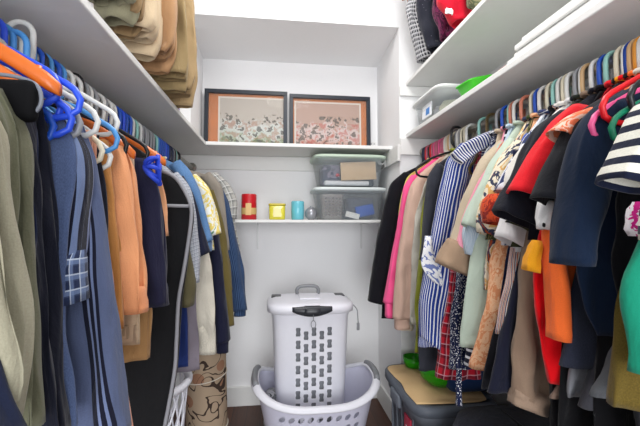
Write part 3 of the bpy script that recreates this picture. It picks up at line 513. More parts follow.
 {'name': 'shirt', 'label': 'light blue denim shirt with turned cuff and open collar', 'cat': 'shirt', 'side': 'L', 'y': 1.66, 'mat': ('denim', (92, 128, 172)), 'seed': 735, 'edge': [(-0.394, 1.444), (-0.343, 1.358), (-0.316, 1.219), (-0.298, 1.11)], 'sleeves': [{'pairs': [((-0.41, 1.478), (-0.451, 1.451)), ((-0.359, 1.427), (-0.417, 1.4)), ((-0.325, 1.349), (-0.383, 1.327)), ((-0.294, 1.227), (-0.353, 1.21)), ((-0.268, 1.132), (-0.331, 1.106))], 'th': 0.036, 'cuff': 0.035}], 'th': 0.024},
 {'name': 'shirt', 'label': 'dark navy short sleeve shirt behind the pale denim sleeve', 'cat': 'shirt', 'side': 'L', 'y': 1.6, 'mat': ('plain', (26, 30, 50)), 'seed': 748, 'edge': [(-0.379, 1.385), (-0.338, 1.302), (-0.32, 1.155), (-0.312, 1.093)], 'sleeves': [{'pairs': [((-0.38, 1.402), (-0.428, 1.376)), ((-0.338, 1.323), (-0.395, 1.301)), ((-0.305, 1.197), (-0.365, 1.176)), ((-0.271, 1.084), (-0.352, 1.043))], 'th': 0.034, 'dy': 0.0}], 'th': 0.02},
 {'name': 'shirt', 'label': 'grey and white fine check shirt sleeve beside the black garment bag', 'cat': 'shirt', 'side': 'L', 'y': 1.54, 'mat': ('plaid', (176, 180, 190), (120, 126, 140), (226, 228, 232), 14), 'seed': 761, 'edge': [(-0.381, 1.386), (-0.341, 1.318), (-0.324, 1.177), (-0.311, 1.049)], 'sleeves': [{'pairs': [((-0.387, 1.409), (-0.425, 1.385)), ((-0.34, 1.354), (-0.394, 1.329)), ((-0.316, 1.237), (-0.37, 1.217)), ((-0.299, 1.073), (-0.353, 1.05)), ((-0.302, 0.969), (-0.359, 0.955))], 'th': 0.03}], 'th': 0.02},
 {'name': 'shirt', 'label': 'olive shirt cuff hanging beside the black garment bag', 'cat': 'shirt', 'side': 'L', 'y': 1.5, 'mat': ('plain', (92, 86, 62)), 'seed': 774, 'edge': [(-0.377, 1.295), (-0.346, 1.139), (-0.329, 1.022)], 'sleeves': [{'pairs': [((-0.368, 1.256), (-0.405, 1.248)), ((-0.329, 1.1), (-0.381, 1.085)), ((-0.301, 0.96), (-0.357, 0.946)), ((-0.312, 0.887), (-0.364, 0.885))], 'th': 0.028}], 'th': 0.018},
 {'name': 'trousers', 'label': 'cobalt blue trousers showing a thin strip behind the garment bag', 'cat': 'trousers', 'side': 'L', 'y': 1.56, 'mat': ('plain', (38, 54, 110)), 'seed': 787, 'edge': [(-0.375, 1.096), (-0.357, 0.934), (-0.344, 0.774), (-0.342, 0.63)], 'th': 0.018, 'kind': 'piece'},
 {'name': 'trousers', 'label': 'mauve grey trousers between the blue strip and the cream joggers', 'cat': 'trousers', 'side': 'L', 'y': 1.62, 'mat': ('plain', (128, 120, 130)), 'seed': 800, 'edge': [(-0.357, 1.092), (-0.334, 0.923), (-0.321, 0.756), (-0.315, 0.59)], 'th': 0.02, 'kind': 'piece'},
 {'name': 'garment_bag', 'label': 'long black garment bag with grey piping hanging from the left-hand rail', 'cat': 'garment bag', 'side': 'L', 'y': 1.34, 'mat': ('plain', (28, 28, 30)), 'seed': 813, 'edge': [(-0.379, 1.382), (-0.338, 1.362), (-0.307, 1.32), (-0.283, 1.264), (-0.282, 1.208), (-0.295, 1.103), (-0.307, 1.024), (-0.32, 0.938), (-0.325, 0.8), (-0.331, 0.698), (-0.361, 0.517)], 'th': 0.03, 'amp': 0.004},
 {'name': 'trousers', 'label': 'peach trouser edge between navy trousers and the black garment bag', 'cat': 'trousers', 'side': 'L', 'y': 1.22, 'mat': ('plain', (226, 164, 122)), 'seed': 826, 'edge': [(-0.363, 1.366), (-0.347, 1.293), (-0.337, 1.229), (-0.333, 1.163)], 'th': 0.016, 'kind': 'piece'},
 {'name': 'trousers', 'label': 'tan chino trousers hanging below the navy ones', 'cat': 'trousers', 'side': 'L', 'y': 1.17, 'mat': ('plain', (178, 136, 90)), 'seed': 839, 'edge': [(-0.387, 1.273), (-0.374, 1.123), (-0.366, 0.973), (-0.37, 0.804)], 'th': 0.022, 'kind': 'trousers'},
 {'name': 'trousers', 'label': 'dark navy trousers folded over an orange wooden hanger', 'cat': 'trousers', 'side': 'L', 'y': 1.12, 'mat': ('plain', (34, 34, 56)), 'seed': 852, 'edge': [(-0.338, 1.329), (-0.324, 1.271), (-0.311, 1.126), (-0.306, 0.973)], 'panels': [{'name': 'hem_band', 'pairs': [((-0.31, 1.028), (-0.465, 1.031)), ((-0.304, 0.967), (-0.469, 0.972))], 'mat': ('plain', (40, 40, 62)), 'dy': 0, 'th': 0.036}], 'inner': [-0.464, -0.463, -0.467, -0.469], 'th': 0.032, 'kind': 'trousers', 'amp': 0.008},
 {'name': 'trousers', 'label': 'beige trousers whose hem shows under the peach pair', 'cat': 'trousers', 'side': 'L', 'y': 1.0, 'mat': ('plain', (206, 180, 150)), 'seed': 865, 'edge': [(-0.361, 1.262), (-0.349, 1.134), (-0.34, 1.007), (-0.338, 0.903)], 'th': 0.02, 'kind': 'trousers'},
 {'name': 'trousers', 'label': 'peach orange trousers folded over a wooden hanger, cuffs stitched', 'cat': 'trousers', 'side': 'L', 'y': 0.945, 'mat': ('plain', (228, 158, 112)), 'seed': 878, 'edge': [(-0.34, 1.342), (-0.331, 1.259), (-0.316, 1.113), (-0.307, 0.995)], 'panels': [{'name': 'hem_band', 'pairs': [((-0.315, 1.048), (-0.45, 1.051)), ((-0.306, 0.99), (-0.458, 0.995))], 'mat': ('plain', (222, 148, 104)), 'dy': 0, 'th': 0.04}], 'inner': [-0.456, -0.454, -0.456, -0.458], 'th': 0.036, 'kind': 'trousers', 'amp': 0.01},
 {'name': 'trousers', 'label': 'golden tan trousers just left of the peach orange pair', 'cat': 'trousers', 'side': 'L', 'y': 0.88, 'mat': ('plain', (186, 128, 72)), 'seed': 891, 'edge': [(-0.366, 1.345), (-0.351, 1.255), (-0.337, 1.12), (-0.33, 0.977)], 'th': 0.024, 'kind': 'trousers'},
 {'name': 'trousers', 'label': 'black trousers beside the striped track trousers', 'cat': 'trousers', 'side': 'L', 'y': 0.84, 'mat': ('plain', (28, 30, 42)), 'seed': 904, 'edge': [(-0.364, 1.36), (-0.352, 1.295), (-0.346, 1.166), (-0.342, 1.014)], 'th': 0.03, 'kind': 'trousers'},
 {'name': 'trousers', 'label': 'pale peach trousers slanting down behind the striped track trousers', 'cat': 'trousers', 'side': 'L', 'y': 0.79, 'mat': ('plain', (232, 172, 146)), 'seed': 917, 'edge': [(-0.353, 1.249), (-0.332, 1.124), (-0.306, 0.988), (-0.271, 0.789)], 'th': 0.022, 'kind': 'trousers'},
 {'name': 'track_trousers', 'label': 'slate blue track trousers with three black side stripes, slanting outwards', 'cat': 'trousers', 'side': 'L', 'y': 0.74, 'mat': ('vstripe', [(30, (84, 94, 124)), (9, (22, 24, 40)), (5, (112, 124, 160)), (9, (22, 24, 40)), (6, (104, 116, 150)), (9, (22, 24, 40)), (60, (84, 94, 124))]), 'seed': 930, 'edge': [(-0.343, 1.336), (-0.326, 1.246), (-0.311, 1.133), (-0.292, 1.002), (-0.264, 0.816)], 'inner': [-0.399, -0.397, -0.399, -0.396, -0.386], 'th': 0.032, 'kind': 'piece', 'amp': 0.008},
 {'name': 'track_trousers', 'label': 'second slate track trouser leg with black stripes and a plaid navy cuff', 'cat': 'trousers', 'side': 'L', 'y': 0.69, 'mat': ('vstripe', [(12, (24, 26, 42)), (6, (120, 130, 165)), (11, (24, 26, 42)), (22, (108, 124, 160))]), 'seed': 943, 'edge': [(-0.327, 1.33), (-0.322, 1.278), (-0.33, 1.173), (-0.333, 1.135)], 'panels': [{'name': 'plaid_cuff', 'pairs': [((-0.328, 1.156), (-0.374, 1.156)), ((-0.324, 1.07), (-0.371, 1.061))], 'mat': ('plaid', (40, 50, 80), (120, 140, 180), (200, 210, 225), 26), 'dy': -0.005, 'th': 0.034}], 'inner': [-0.369, -0.371, -0.376, -0.378], 'th': 0.03, 'kind': 'piece', 'amp': 0.006},
 {'name': 'trousers', 'label': 'steel blue trousers behind the track trousers', 'cat': 'trousers', 'side': 'L', 'y': 0.655, 'mat': ('denim', (76, 90, 124)), 'seed': 956, 'edge': [(-0.332, 1.34), (-0.336, 1.24), (-0.341, 1.141), (-0.332, 1.027), (-0.317, 0.874)], 'th': 0.02, 'kind': 'piece'},
 {'name': 'trousers', 'label': 'black padded trousers hanging left of the striped pairs', 'cat': 'trousers', 'side': 'L', 'y': 0.615, 'mat': ('plain', (26, 28, 40)), 'seed': 969, 'edge': [(-0.349, 1.33), (-0.345, 1.237), (-0.336, 1.115), (-0.326, 1.008), (-0.315, 0.887)], 'inner': [-0.403, -0.401, -0.398, -0.398, -0.396], 'th': 0.03, 'kind': 'trousers', 'amp': 0.01},
 {'name': 'trousers', 'label': 'navy trousers hanging between the black and the olive pair', 'cat': 'trousers', 'side': 'L', 'y': 0.578, 'mat': ('plain', (26, 34, 62)), 'seed': 982, 'edge': [(-0.345, 1.337), (-0.34, 1.264), (-0.336, 1.177), (-0.331, 1.092)], 'th': 0.024, 'kind': 'trousers'},
 {'name': 'trousers', 'label': 'olive grey trousers hanging beside the navy pair', 'cat': 'trousers', 'side': 'L', 'y': 0.53, 'mat': ('plain', (104, 104, 84)), 'seed': 995, 'edge': [(-0.333, 1.335), (-0.328, 1.258), (-0.322, 1.166), (-0.31, 1.062), (-0.303, 0.939)], 'inner': [-0.396, -0.394, -0.391, -0.389, -0.385], 'th': 0.022, 'kind': 'trousers', 'amp': 0.009},
 {'name': 'trousers', 'label': 'pale khaki trousers nearest on the left, curved towards the aisle', 'cat': 'trousers', 'side': 'L', 'y': 0.448, 'mat': ('plain', (160, 155, 134)), 'seed': 1008, 'edge': [(-0.3, 1.314), (-0.295, 1.249), (-0.287, 1.172), (-0.275, 1.083), (-0.27, 1.023), (-0.28, 0.986)], 'inner': [-0.364, -0.362, -0.36, -0.358, -0.356, -0.355], 'th': 0.022, 'kind': 'trousers', 'amp': 0.009},
 {'name': 'jacket', 'label': 'dark navy jacket corner at the lower left edge', 'cat': 'jacket', 'side': 'L', 'y': 0.42, 'mat': ('plain', (28, 34, 56)), 'seed': 1021, 'edge': [(-0.304, 1.225), (-0.296, 1.143), (-0.283, 1.071), (-0.271, 1.028), (-0.259, 0.987)], 'inner': [-0.357, -0.355, -0.353, -0.351, -0.35], 'th': 0.02, 'kind': 'piece'},
 {'name': 'trousers', 'label': 'outermost khaki trousers in the folded group above the left shelf', 'cat': 'trousers', 'side': 'L', 'y': 1.55, 'mat': ('plain', (162, 138, 102)), 'seed': 1034, 'edge': [(-0.345, 2.25), (-0.328, 2.125), (-0.314, 1.917), (-0.313, 1.792), (-0.332, 1.696)], 'inner': [-0.511, -0.509, -0.506, -0.497, -0.48], 'x0': -0.56, 'ztop': 2.3, 'kind': 'trousers', 'th': 0.05, 'amp': 0.008},
 {'name': 'trousers', 'label': 'olive khaki trousers left of the outermost pair above the shelf', 'cat': 'trousers', 'side': 'L', 'y': 1.42, 'mat': ('plain', (146, 126, 90)), 'seed': 1047, 'edge': [(-0.338, 2.16), (-0.33, 2.045), (-0.321, 1.893), (-0.316, 1.779), (-0.326, 1.71)], 'inner': [-0.503, -0.502, -0.499, -0.491, -0.476], 'x0': -0.56, 'ztop': 2.3, 'kind': 'trousers', 'th': 0.04, 'amp': 0.008},
 {'name': 'trousers', 'label': 'orange tan trousers in the middle of the group above the shelf', 'cat': 'trousers', 'side': 'L', 'y': 1.3, 'mat': ('plain', (170, 132, 96)), 'seed': 1060, 'edge': [(-0.343, 2.076), (-0.332, 1.972), (-0.327, 1.85), (-0.333, 1.78), (-0.359, 1.733)], 'inner': [-0.525, -0.523, -0.515, -0.508, -0.495], 'x0': -0.56, 'ztop': 2.3, 'kind': 'trousers', 'th': 0.04, 'amp': 0.008},
 {'name': 'trousers', 'label': 'pale stone trousers in the group above the left shelf', 'cat': 'trousers', 'side': 'L', 'y': 1.17, 'mat': ('plain', (206, 184, 152)), 'seed': 1073, 'edge': [(-0.356, 2.016), (-0.349, 1.907), (-0.345, 1.828), (-0.347, 1.772), (-0.367, 1.734)], 'inner': [-0.53, -0.528, -0.516, -0.504, -0.486], 'x0': -0.56, 'ztop': 2.3, 'kind': 'trousers', 'th': 0.05, 'amp': 0.009},
 {'name': 'trousers', 'label': 'brown-grey trousers whose folded hem shows under the stone pair', 'cat': 'trousers', 'side': 'L', 'y': 1.09, 'mat': ('plain', (150, 124, 90)), 'seed': 1086, 'edge': [(-0.37, 1.957), (-0.363, 1.841), (-0.368, 1.768), (-0.389, 1.746)], 'inner': [-0.494, -0.492, -0.486, -0.475], 'x0': -0.56, 'ztop': 2.3, 'kind': 'trousers', 'th': 0.03, 'amp': 0.008},
 {'name': 'trousers', 'label': 'grey-green cotton trousers nearest above the left shelf', 'cat': 'trousers', 'side': 'L', 'y': 1.0, 'mat': ('plain', (136, 132, 108)), 'seed': 1099, 'edge': [(-0.36, 1.893), (-0.354, 1.813), (-0.356, 1.773), (-0.373, 1.748)], 'inner': [-0.502, -0.5, -0.49, -0.47], 'x0': -0.56, 'ztop': 2.3, 'kind': 'trousers', 'th': 0.045, 'amp': 0.01},
 {'name': 'shirt', 'label': 'black and white plaid flannel shirt hanging over the highest right shelf', 'cat': 'shirt', 'side': 'R', 'y': 1.92, 'mat': ('plaid', (40, 40, 48), (200, 200, 205), (235, 235, 235), 22), 'seed': 1112, 'edge': [(0.788, 2.603), (0.718, 2.429), (0.701, 2.372), (0.74, 2.236), (0.773, 2.099)], 'inner': [1.081, 1.079, 1.078, 1.076, 1.075], 'x0': 0.95, 'ztop': 2.6, 'kind': 'piece', 'th': 0.05, 'amp': 0.012},
 {'name': 'shirt', 'label': 'charcoal shirt with crumpled hem beside the black and white plaid', 'cat': 'shirt', 'side': 'R', 'y': 1.78, 'mat': ('speckle', (36, 38, 48), (90, 92, 105), 40, 0.3), 'seed': 1125, 'edge': [(0.758, 2.503), (0.714, 2.343), (0.728, 2.189), (0.77, 2.088)], 'inner': [1.114, 1.111, 1.053, 1.052], 'x0': 0.95, 'ztop': 2.6, 'kind': 'piece', 'th': 0.05, 'amp': 0.014},
 {'name': 'blouse', 'label': 'dark purple blouse between the charcoal and the red one, high on the right', 'cat': 'blouse', 'side': 'R', 'y': 1.66, 'mat': ('floral', [(84, 26, 58), (104, 34, 72), (60, 20, 44), (120, 50, 84)], 20), 'seed': 1138, 'edge': [(0.782, 2.422), (0.745, 2.272), (0.759, 2.176), (0.788, 2.09)], 'inner': [1.091, 1.089, 1.035, 0.982], 'x0': 0.95, 'ztop': 2.6, 'kind': 'piece', 'th': 0.04, 'amp': 0.012},
 {'name': 'blouse', 'label': 'bright red blouse with a small white tag, high on the right', 'cat': 'blouse', 'side': 'R', 'y': 1.54, 'mat': ('plain', (206, 24, 48)), 'seed': 1151, 'edge': [(0.744, 2.335), (0.715, 2.196), (0.751, 2.136), (0.779, 2.092)], 'panels': [{'name': 'care_tag', 'pairs': [((0.722, 2.125), (0.749, 2.127)), ((0.727, 2.1), (0.754, 2.101))], 'mat': ('plain', (240, 240, 240)), 'dy': -0.06, 'th': 0.003}], 'inner': [1.061, 1.059, 1.009, 0.96], 'x0': 0.95, 'ztop': 2.6, 'kind': 'piece', 'th': 0.05, 'amp': 0.014},
 {'name': 'shirt', 'label': 'green camouflage shirt nearest on the high right rail', 'cat': 'shirt', 'side': 'R', 'y': 1.42, 'mat': ('camo', [(70, 80, 56), (130, 128, 96), (90, 96, 70), (50, 54, 40)], 16), 'seed': 1164, 'edge': [(0.8, 2.256), (0.781, 2.149), (0.789, 2.112), (0.815, 2.088)], 'inner': [1.024, 1.022, 0.976, 0.93], 'x0': 0.95, 'ztop': 2.6, 'kind': 'piece', 'th': 0.03, 'amp': 0.01}]
for g in GARMENTS: garment(g)

# ------------------------------------------------------------------ hangers on the two rails
rnd = random.Random(4)
RIGHT = 'white grey cream tan white blue tan white cream mint blue white tan tan grey white cream white mint cream white blue cream orange tan salmon salmon white mint white blue grey white orange tan mint cream mint mint white grey rose white cream cream grey white grey cream white tan cream white rose rose pink rose rose pink rose red black rose red navy navy'.split()
def rail_slots(side, start, pitch, n):
    """evenly crowded slots, the nearest free one nudged over to every garment so that each hangs from a hanger"""
    ys = [[start + i * pitch, rnd.uniform(-.15, .15)] for i in range(n)]; used = set()
    for g in GARMENTS:
        if g['side'] != side or 'ztop' in g: continue
        free = [i for i in range(n) if i not in used]
        k = min(free, key=lambda i: abs(start + i * pitch - g['y']))
        used.add(k); ys[k] = [g['y'], 0]
    return ys
for c, (y, rz) in zip(RIGHT, rail_slots('R', .66, .0215, len(RIGHT))):
    hanger('R', y, c, '%s plastic hanger hooked over the crowded right-hand rail' % c.replace('rose', 'dusty rose').replace('mint', 'mint green'), '%s hangers on the right-hand rail' % c, rz=rz, tilt=rnd.uniform(-.03, .03) if rz else 0, size='slim')
LEFT = 'teal white white grey white white sky royal blue royal royal sky white sky blue sky blue sky white white grey white grey white grey white white blue royal blue blue white mint white grey grey grey grey grey mint sky blue blue blue royal blue navy navy grey black mint black'.split()
for c, (y, rz) in zip(LEFT, rail_slots('L', .46, .0325, len(LEFT))):
    hanger('L', y, c, '%s plastic hanger hooked over the crowded left-hand rail' % c.replace('mint', 'mint green').replace('sky', 'sky blue').replace('royal', 'bright blue'), '%s hangers on the left-hand rail' % c, rz=rz, tilt=rnd.uniform(-.03, .03) if rz else 0, size='slim')
# hangers whose ends show towards the aisle: dx, dz are measured from the slot on the rail
hanger('R', .61, 'red', 'glossy red plastic hanger end poking out beside the navy T-shirt', x=.844, dz=-.004, size='broad')
hanger('R', .625, 'pink', 'pink plastic hanger end poking out just below the red one', x=.835, dz=-.034, size='broad')
hanger('R', .585, 'black', 'black plastic hanger crossing the red one at the right edge', x=.875, dz=.007, size='broad')
hanger('R', .598, 'green', 'green plastic hanger sloping down over the navy T-shirt', x=.85, dz=-.046, size='broad')
hanger('R', 1.675, 'black', 'slim black hanger end jutting out above the olive green and charcoal tops', rz=.0, x=.865, dz=.02)
wooden_hanger(-.575, .575, 1.575, 'orange wooden hanger nearest in the upper left corner', (226, 112, 32), rz=.06, s=.92)
wooden_hanger(-.555, .603, 1.595, 'orange wooden hanger just behind the nearest one at the upper left', (226, 112, 32), rz=-.04)
wooden_hanger(-.56, .955, 1.575, 'orange wooden hanger carrying the peach orange trousers', (228, 116, 38), rz=.04, tilt=.07)
wooden_hanger(-.56, 1.20, 1.585, 'orange wooden hanger carrying the dark navy trousers', (228, 116, 38), rz=-.03, tilt=.03)
wooden_hanger(-.56, 1.10, 1.565, 'orange wooden hanger dipping below the others beside the navy trousers', (222, 106, 34), rz=.02, tilt=.19)
wooden_hanger(.93, 2.02, 2.66, 'wooden hanger high above the right-hand shelves next to the plaid shirt', (176, 120, 84), rz=.25)
for i, (y, c, dx, rz, dz) in enumerate([(.636, 'royal', .025, .05, .0), (.645, 'royal', .005, -.06, .022), (.625, 'royal', .025, .1, -.02), (.641, 'blue', .005, .0, -.028), (.632, 'royal', .015, .12, .012)]):
    hanger('L', y, c, 'bright blue plastic hanger in the tangle at the upper left', 'bright blue hangers in the left tangle', rz=rz, x=ROD_X['L'] + dx, dz=dz, tilt=.03 * (i - 2))
for lab, y, c, dx, dz, rz in [('pale grey plastic hanger end jutting out above the olive trousers', .665, 'grey', .025, -.02, .02), ('off-white plastic hanger end jutting out over the striped trousers', .728, 'white', .025, .0, .02),
                             ('off-white plastic hanger end beside the sky blue one', .869, 'white', .005, .035, .0), ('sky blue plastic hanger end sticking out over the track trousers', .816, 'sky', .025, -.012, .02),
                             ('small pale hanger end next to the black trousers', .828, 'white', .01, -.05, -.02), ('pale hanger end tucked beside the small one above the black trousers', .78, 'cream', .01, -.045, .03),
                             ('black plastic hanger end above the peach orange trousers', .916, 'black', .005, -.005, .02), ('black plastic hanger end farther along beside the blue hooks', 1.098, 'black', -.005, .012, .0)]:
    hanger('L', y, c, lab, rz=rz, x=ROD_X['L'] + dx, dz=dz)
strap = smooth_path([(-.66, .56, 1.405), (-.42, .56, 1.410), (-.345, .56, 1.402), (-.328, .56, 1.378), (-.34, .56, 1.355), (-.39, .56, 1.345), (-.66, .56, 1.342)], 6)
bm = box(bmesh.new(), -.68, -.333, .548, .572, 1.343, 1.402, bev=.011)
so = tag(obj('hanging_organizer', bm, plain('black_padding', (18, 18, 20), .8, .1)), 'black padded strip with rounded end lying over the nearest left hangers', 'organizer')
obj('edge_binding', tubem(strap, .0028, 8, True), plain('binding_grey', (120, 124, 134), .5), so)
# blue tie-like bundle looped over the trousers hanger
bm = bmesh.new()
for k in range(4):
    pts = [(-.335 + .016 * math.cos(a) + k * .002, 1.05 + .022 * math.sin(a) * (1 if k % 2 else -1), 1.36 - .03 * math.cos(a * .5 + k * .3) - .012 * k) for a in [2 * PI * j / 18 for j in range(18)]]
    tube(bm, pts, .006, 8, True)
tag(obj('cord_bundle', bm, plain('blue_cord', (42, 72, 200), .5, .3)), 'loops of bright blue cord between the two lower wooden hangers', 'cord')
# grey piping of the garment bag
bag = next(o for o in bpy.data.objects if o.name.startswith('garment_bag'))
bo = Vector((ROD_X['L'], 1.34, NECK['L']))
edge = next(g for g in GARMENTS if g['name'] == 'garment_bag')['edge']
GP = plain('grey_piping', (150, 150, 156), .6, .3)
obj('piping', tubem([Vector((p[0] - .004, 1.308, p[1])) - bo for p in smooth_path([(a, b, 0) for a, b in edge], 5)], .0065, 8), GP, bag)
xa = min(edge, key=lambda e: abs(e[1] - 1.27))[0]
obj('piping', tubem([Vector((xa - .16, 1.303, 1.264)) - bo, Vector((xa - .01, 1.303, 1.262)) - bo], .006, 8), GP, bag)
obj('zip_tab', box(bmesh.new(), .13, .165, -.055, -.05, -.11, -.095, bev=.002), plain('tab', (215, 215, 215), .5), bag)

# ------------------------------------------------------------------ framed pictures
def painting(name, cols, warm, seed):
    k = N(name, .5, .08)
    tc = k.n('ShaderNodeTexCoord'); sp = k.n('ShaderNodeSeparateXYZ'); k.l(tc.outputs['Object'], sp.inputs[0])
    mp = k.n('ShaderNodeMapping'); mp.inputs['Location'].default_value = (seed, seed, 0); k.l(tc.outputs['Object'], mp.inputs['Vector'])
    no = k.n('ShaderNodeTexNoise'); no.inputs['Scale'].default_value = 16; no.inputs['Detail'].default_value = 6; no.inputs['Distortion'].default_value = 1.5; k.l(mp.outputs[0], no.inputs['Vector'])
    h = k.math('ADD', k.math('MULTIPLY', sp.outputs[2], 2.6), k.math('MULTIPLY', no.outputs['Fac'], .9))
    r = k.n('ShaderNodeValToRGB'); els = r.color_ramp.elements
    P = [0, .25, .38, .48, .60, .72, .86, 1]
    for i, c in enumerate(cols):
        e = els[i] if i < 2 else els.new(P[i])
        e.position = P[i]; e.color = (*s2l(c), 1)
    k.l(h, r.inputs[0])
    n2 = k.n('ShaderNodeTexNoise'); n2.inputs['Scale'].default_value = 30; n2.inputs['Detail'].default_value = 3; k.l(mp.outputs[0], n2.inputs['Vector'])
    lowmask = k.math('MULTIPLY', k.math('GREATER_THAN', n2.outputs['Fac'], .56), k.math('LESS_THAN', sp.outputs[2], .21))
    c = k.mix(k.math('MULTIPLY', lowmask, .5), r.outputs[0], warm)
    n3 = k.math('MULTIPLY', k.math('LESS_THAN', n2.outputs['Fac'], .42), k.math('LESS_THAN', sp.outputs[2], .26))
    c = k.mix(k.math('MULTIPLY', n3, .8), c, (58, 50, 42))
    k.l(c, k.b.inputs['Base Color']); return k.m
GLASS = N('clear_glass', .02, .5); GLASS.b.inputs['Transmission Weight'].default_value = 0; GLASS.b.inputs['Alpha'].default_value = .05; GLASS.b.inputs['Base Color'].default_value = (.9, .95, .95, 1)
GLASS = GLASS.m
def picture(label, x0, x1, z0, z1, cols, warm, seed, ml, mr, mt, mb):
    W, H = x1 - x0, z1 - z0; fw = .026
    root = thing('framed_picture', label, 'picture', (x0, 2.548, z0 - .028)); root.rotation_euler.x = -.04
    fm = plain('frame_paint', (38, 44, 54), .4, .4)
    bm = bmesh.new()
    box(bm, 0, W, -.03, 0, 0, fw, bev=.002); box(bm, 0, W, -.03, 0, H - fw, H, bev=.002); box(bm, 0, fw, -.03, 0, fw, H - fw, bev=.002); box(bm, W - fw, W, -.03, 0, fw, H - fw, bev=.002)
    obj('frame', bm, fm, root, False)
    obj('mat_board', bxm(fw, W - fw, -.008, -.003, fw, H - fw), plain('mat_orange', (208, 116, 42), .6, .2, var=2, bscale=12), root, False)
    bm = bmesh.new(); a, b, c, d = fw + ml - .012, W - fw - mr + .012, fw + mb - .004, H - fw - mt + .012
    obj('inner_mat', bxm(a, b, -.0105, -.008, c, d), plain('mat_pale', (205, 196, 186), .6), root, False)
    pr_ = obj('art_print', bxm(fw + ml, W - fw - mr, -.0125, -.0105, fw + mb, H - fw - mt), painting('painting', cols, warm, seed), root, False)
    obj('glass_pane', bxm(fw - .004, W - fw + .004, -.018, -.016, fw - .004, H - fw + .004), GLASS, root, False)
picture('dark framed landscape print in pale greens, left one on the end wall shelf', -.475, .08, 1.722, 2.142, [(84, 66, 46), (104, 92, 60), (120, 124, 92), (92, 106, 66), (150, 158, 132), (176, 182, 172), (192, 194, 190), (172, 162, 152)], (150, 92, 60), 0, .075, .0, .03, .012)
picture('dark framed print in reds and pinks, right one on the end wall shelf', .095, .665, 1.722, 2.13, [(64, 46, 38), (120, 70, 56), (160, 86, 66), (146, 62, 44), (180, 136, 120), (190, 164, 158), (194, 176, 172), (170, 140, 126)], (172, 48, 30), 5, .02, .05, .03, .012)
# outlet strip to the right of the frames
o = thing('wall_outlet', 'small white outlet plate on the end wall right of the framed pictures', 'outlet', (.695, 2.592, 1.765))
obj('plate', bxm(-.022, .026, -.006, .006, -.045, .03, bev=.003), SHELF, o)
bm = bmesh.new()
for ix in range(2):
    for iz in range(3): box(bm, -.012 + ix * .02, -.006 + ix * .02, -.0075, -.005, -.03 + iz * .02, -.022 + iz * .02)
obj('socket_holes', bm, plain('hole_grey', (120, 120, 122)), o, False)

# ------------------------------------------------------------------ candles and bins on the lower shelf
Zs = 1.2285
def lathe(prof, n=32, cap0=True, cap1=True): return stack(bmesh.new(), [(r, r, z) for r, z in prof], n, 2, cap0=cap0, cap1=cap1)
c1 = thing('candle', 'tall red pillar candle with a beige paper band on the lower shelf', 'candle', (-.168, 2.42, Zs))
obj('wax', lathe([(.044, 0), (.048, .004), (.048, .160), (.045, .165), (.034, .160), (0.001, .157)], cap1=False), plain('red_wax', (196, 24, 36), .35, .5), c1)
obj('paper_band', lathe([(.0487, .035), (.049, .036), (.049, .075), (.0487, .076)], cap0=False, cap1=False), plain('band_paper', (206, 172, 110), .6), c1)
obj('paper_label', bxm(-.018, .018, -.0525, -.0487, .03, .105, bev=.001), plain('label_paper', (222, 186, 128), .6), c1)
obj('wick', tubem([(0, 0, .157), (.001, 0, .170)], .0012, 6), plain('wick', (30, 26, 24)), c1)
c2 = thing('jar_candle', 'yellow square jar candle with a white label, second from the left on the lower shelf', 'candle', (.012, 2.40, Zs))
obj('jar', stack(bmesh.new(), [(.047, .047, 0), (.051, .051, .006), (.052, .052, .088), (.048, .048, .09), (.047, .047, .082), (.02, .02, .08)], 40, 6), plain('yellow_glass', (214, 204, 60), .15, .6), c2)
obj('lid', stack(bmesh.new(), [(.052, .052, .09), (.055, .055, .092), (.055, .055, .101), (.051, .051, .104)], 40, 6), plain('yellow_lid', (206, 190, 70), .35), c2)
obj('paper_label', bxm(-.024, .024, -.0565, -.052, .018, .074, bev=.001), plain('label_cream', (240, 232, 170), .6), c2)
c3 = thing('glass_tumbler', 'turquoise blue tumbler on the lower shelf between the yellow jar and the silver ball', 'cup', (.145, 2.41, Zs))
obj('cup', lathe([(.036, 0), (.040, .004), (.042, .06), (.042, .118), (.038, .122), (.037, .118), (.036, .03), (.001, .02)], cap1=False), plain('turquoise', (110, 194, 210), .2, .5), c3)
obj('candle_wax', lathe([(.036, .02), (.036, .108), (.001, .109)], cap1=False), plain('pale_wax', (170, 220, 226), .5), c3)
c4 = thing('ornament_ball', 'small silver grey ball standing beside the storage bins', 'ornament', (.232, 2.40, Zs))
obj('ball', lathe([(.001, .0), (.018, .001)] + [(.042 * math.sin(PI * i / 16), .042 - .042 * math.cos(PI * i / 16)) for i in range(3, 16)] + [(.001, .084)], cap0=False, cap1=False), plain('silver_grey', (158, 160, 166), .28, .6, metal=.4), c4)
obj('cap', lathe([(.006, .080), (.007, .088), (.004, .091)]), CHROME, c4)
BINM = N('clear_plastic', .12, .5); BINM.b.inputs['Alpha'].default_value = .17; BINM.b.inputs['Base Color'].default_value = (*s2l((196, 204, 210)), 1); BINM = BINM.m
def bin_body(w, d, h, taper=.86, t=.003, e=7):
    bm = bmesh.new()
    pr_ = [(w * taper, d * taper, 0), (w * .985, d * .985, h * .9), (w * .99, d * .99, h), (w + .008, d + .008, h), (w + .008, d + .008, h - .012)]
    inner_ = [(w * .985 - t, d * .985 - t, h), (w * .985 - t, d * .985 - t, h * .9), (w * taper - t, d * taper - t, t)]
    stack(bm, pr_[:1] + pr_[1:2] + [pr_[4], pr_[3]] + inner_, 48, e)
    return bm
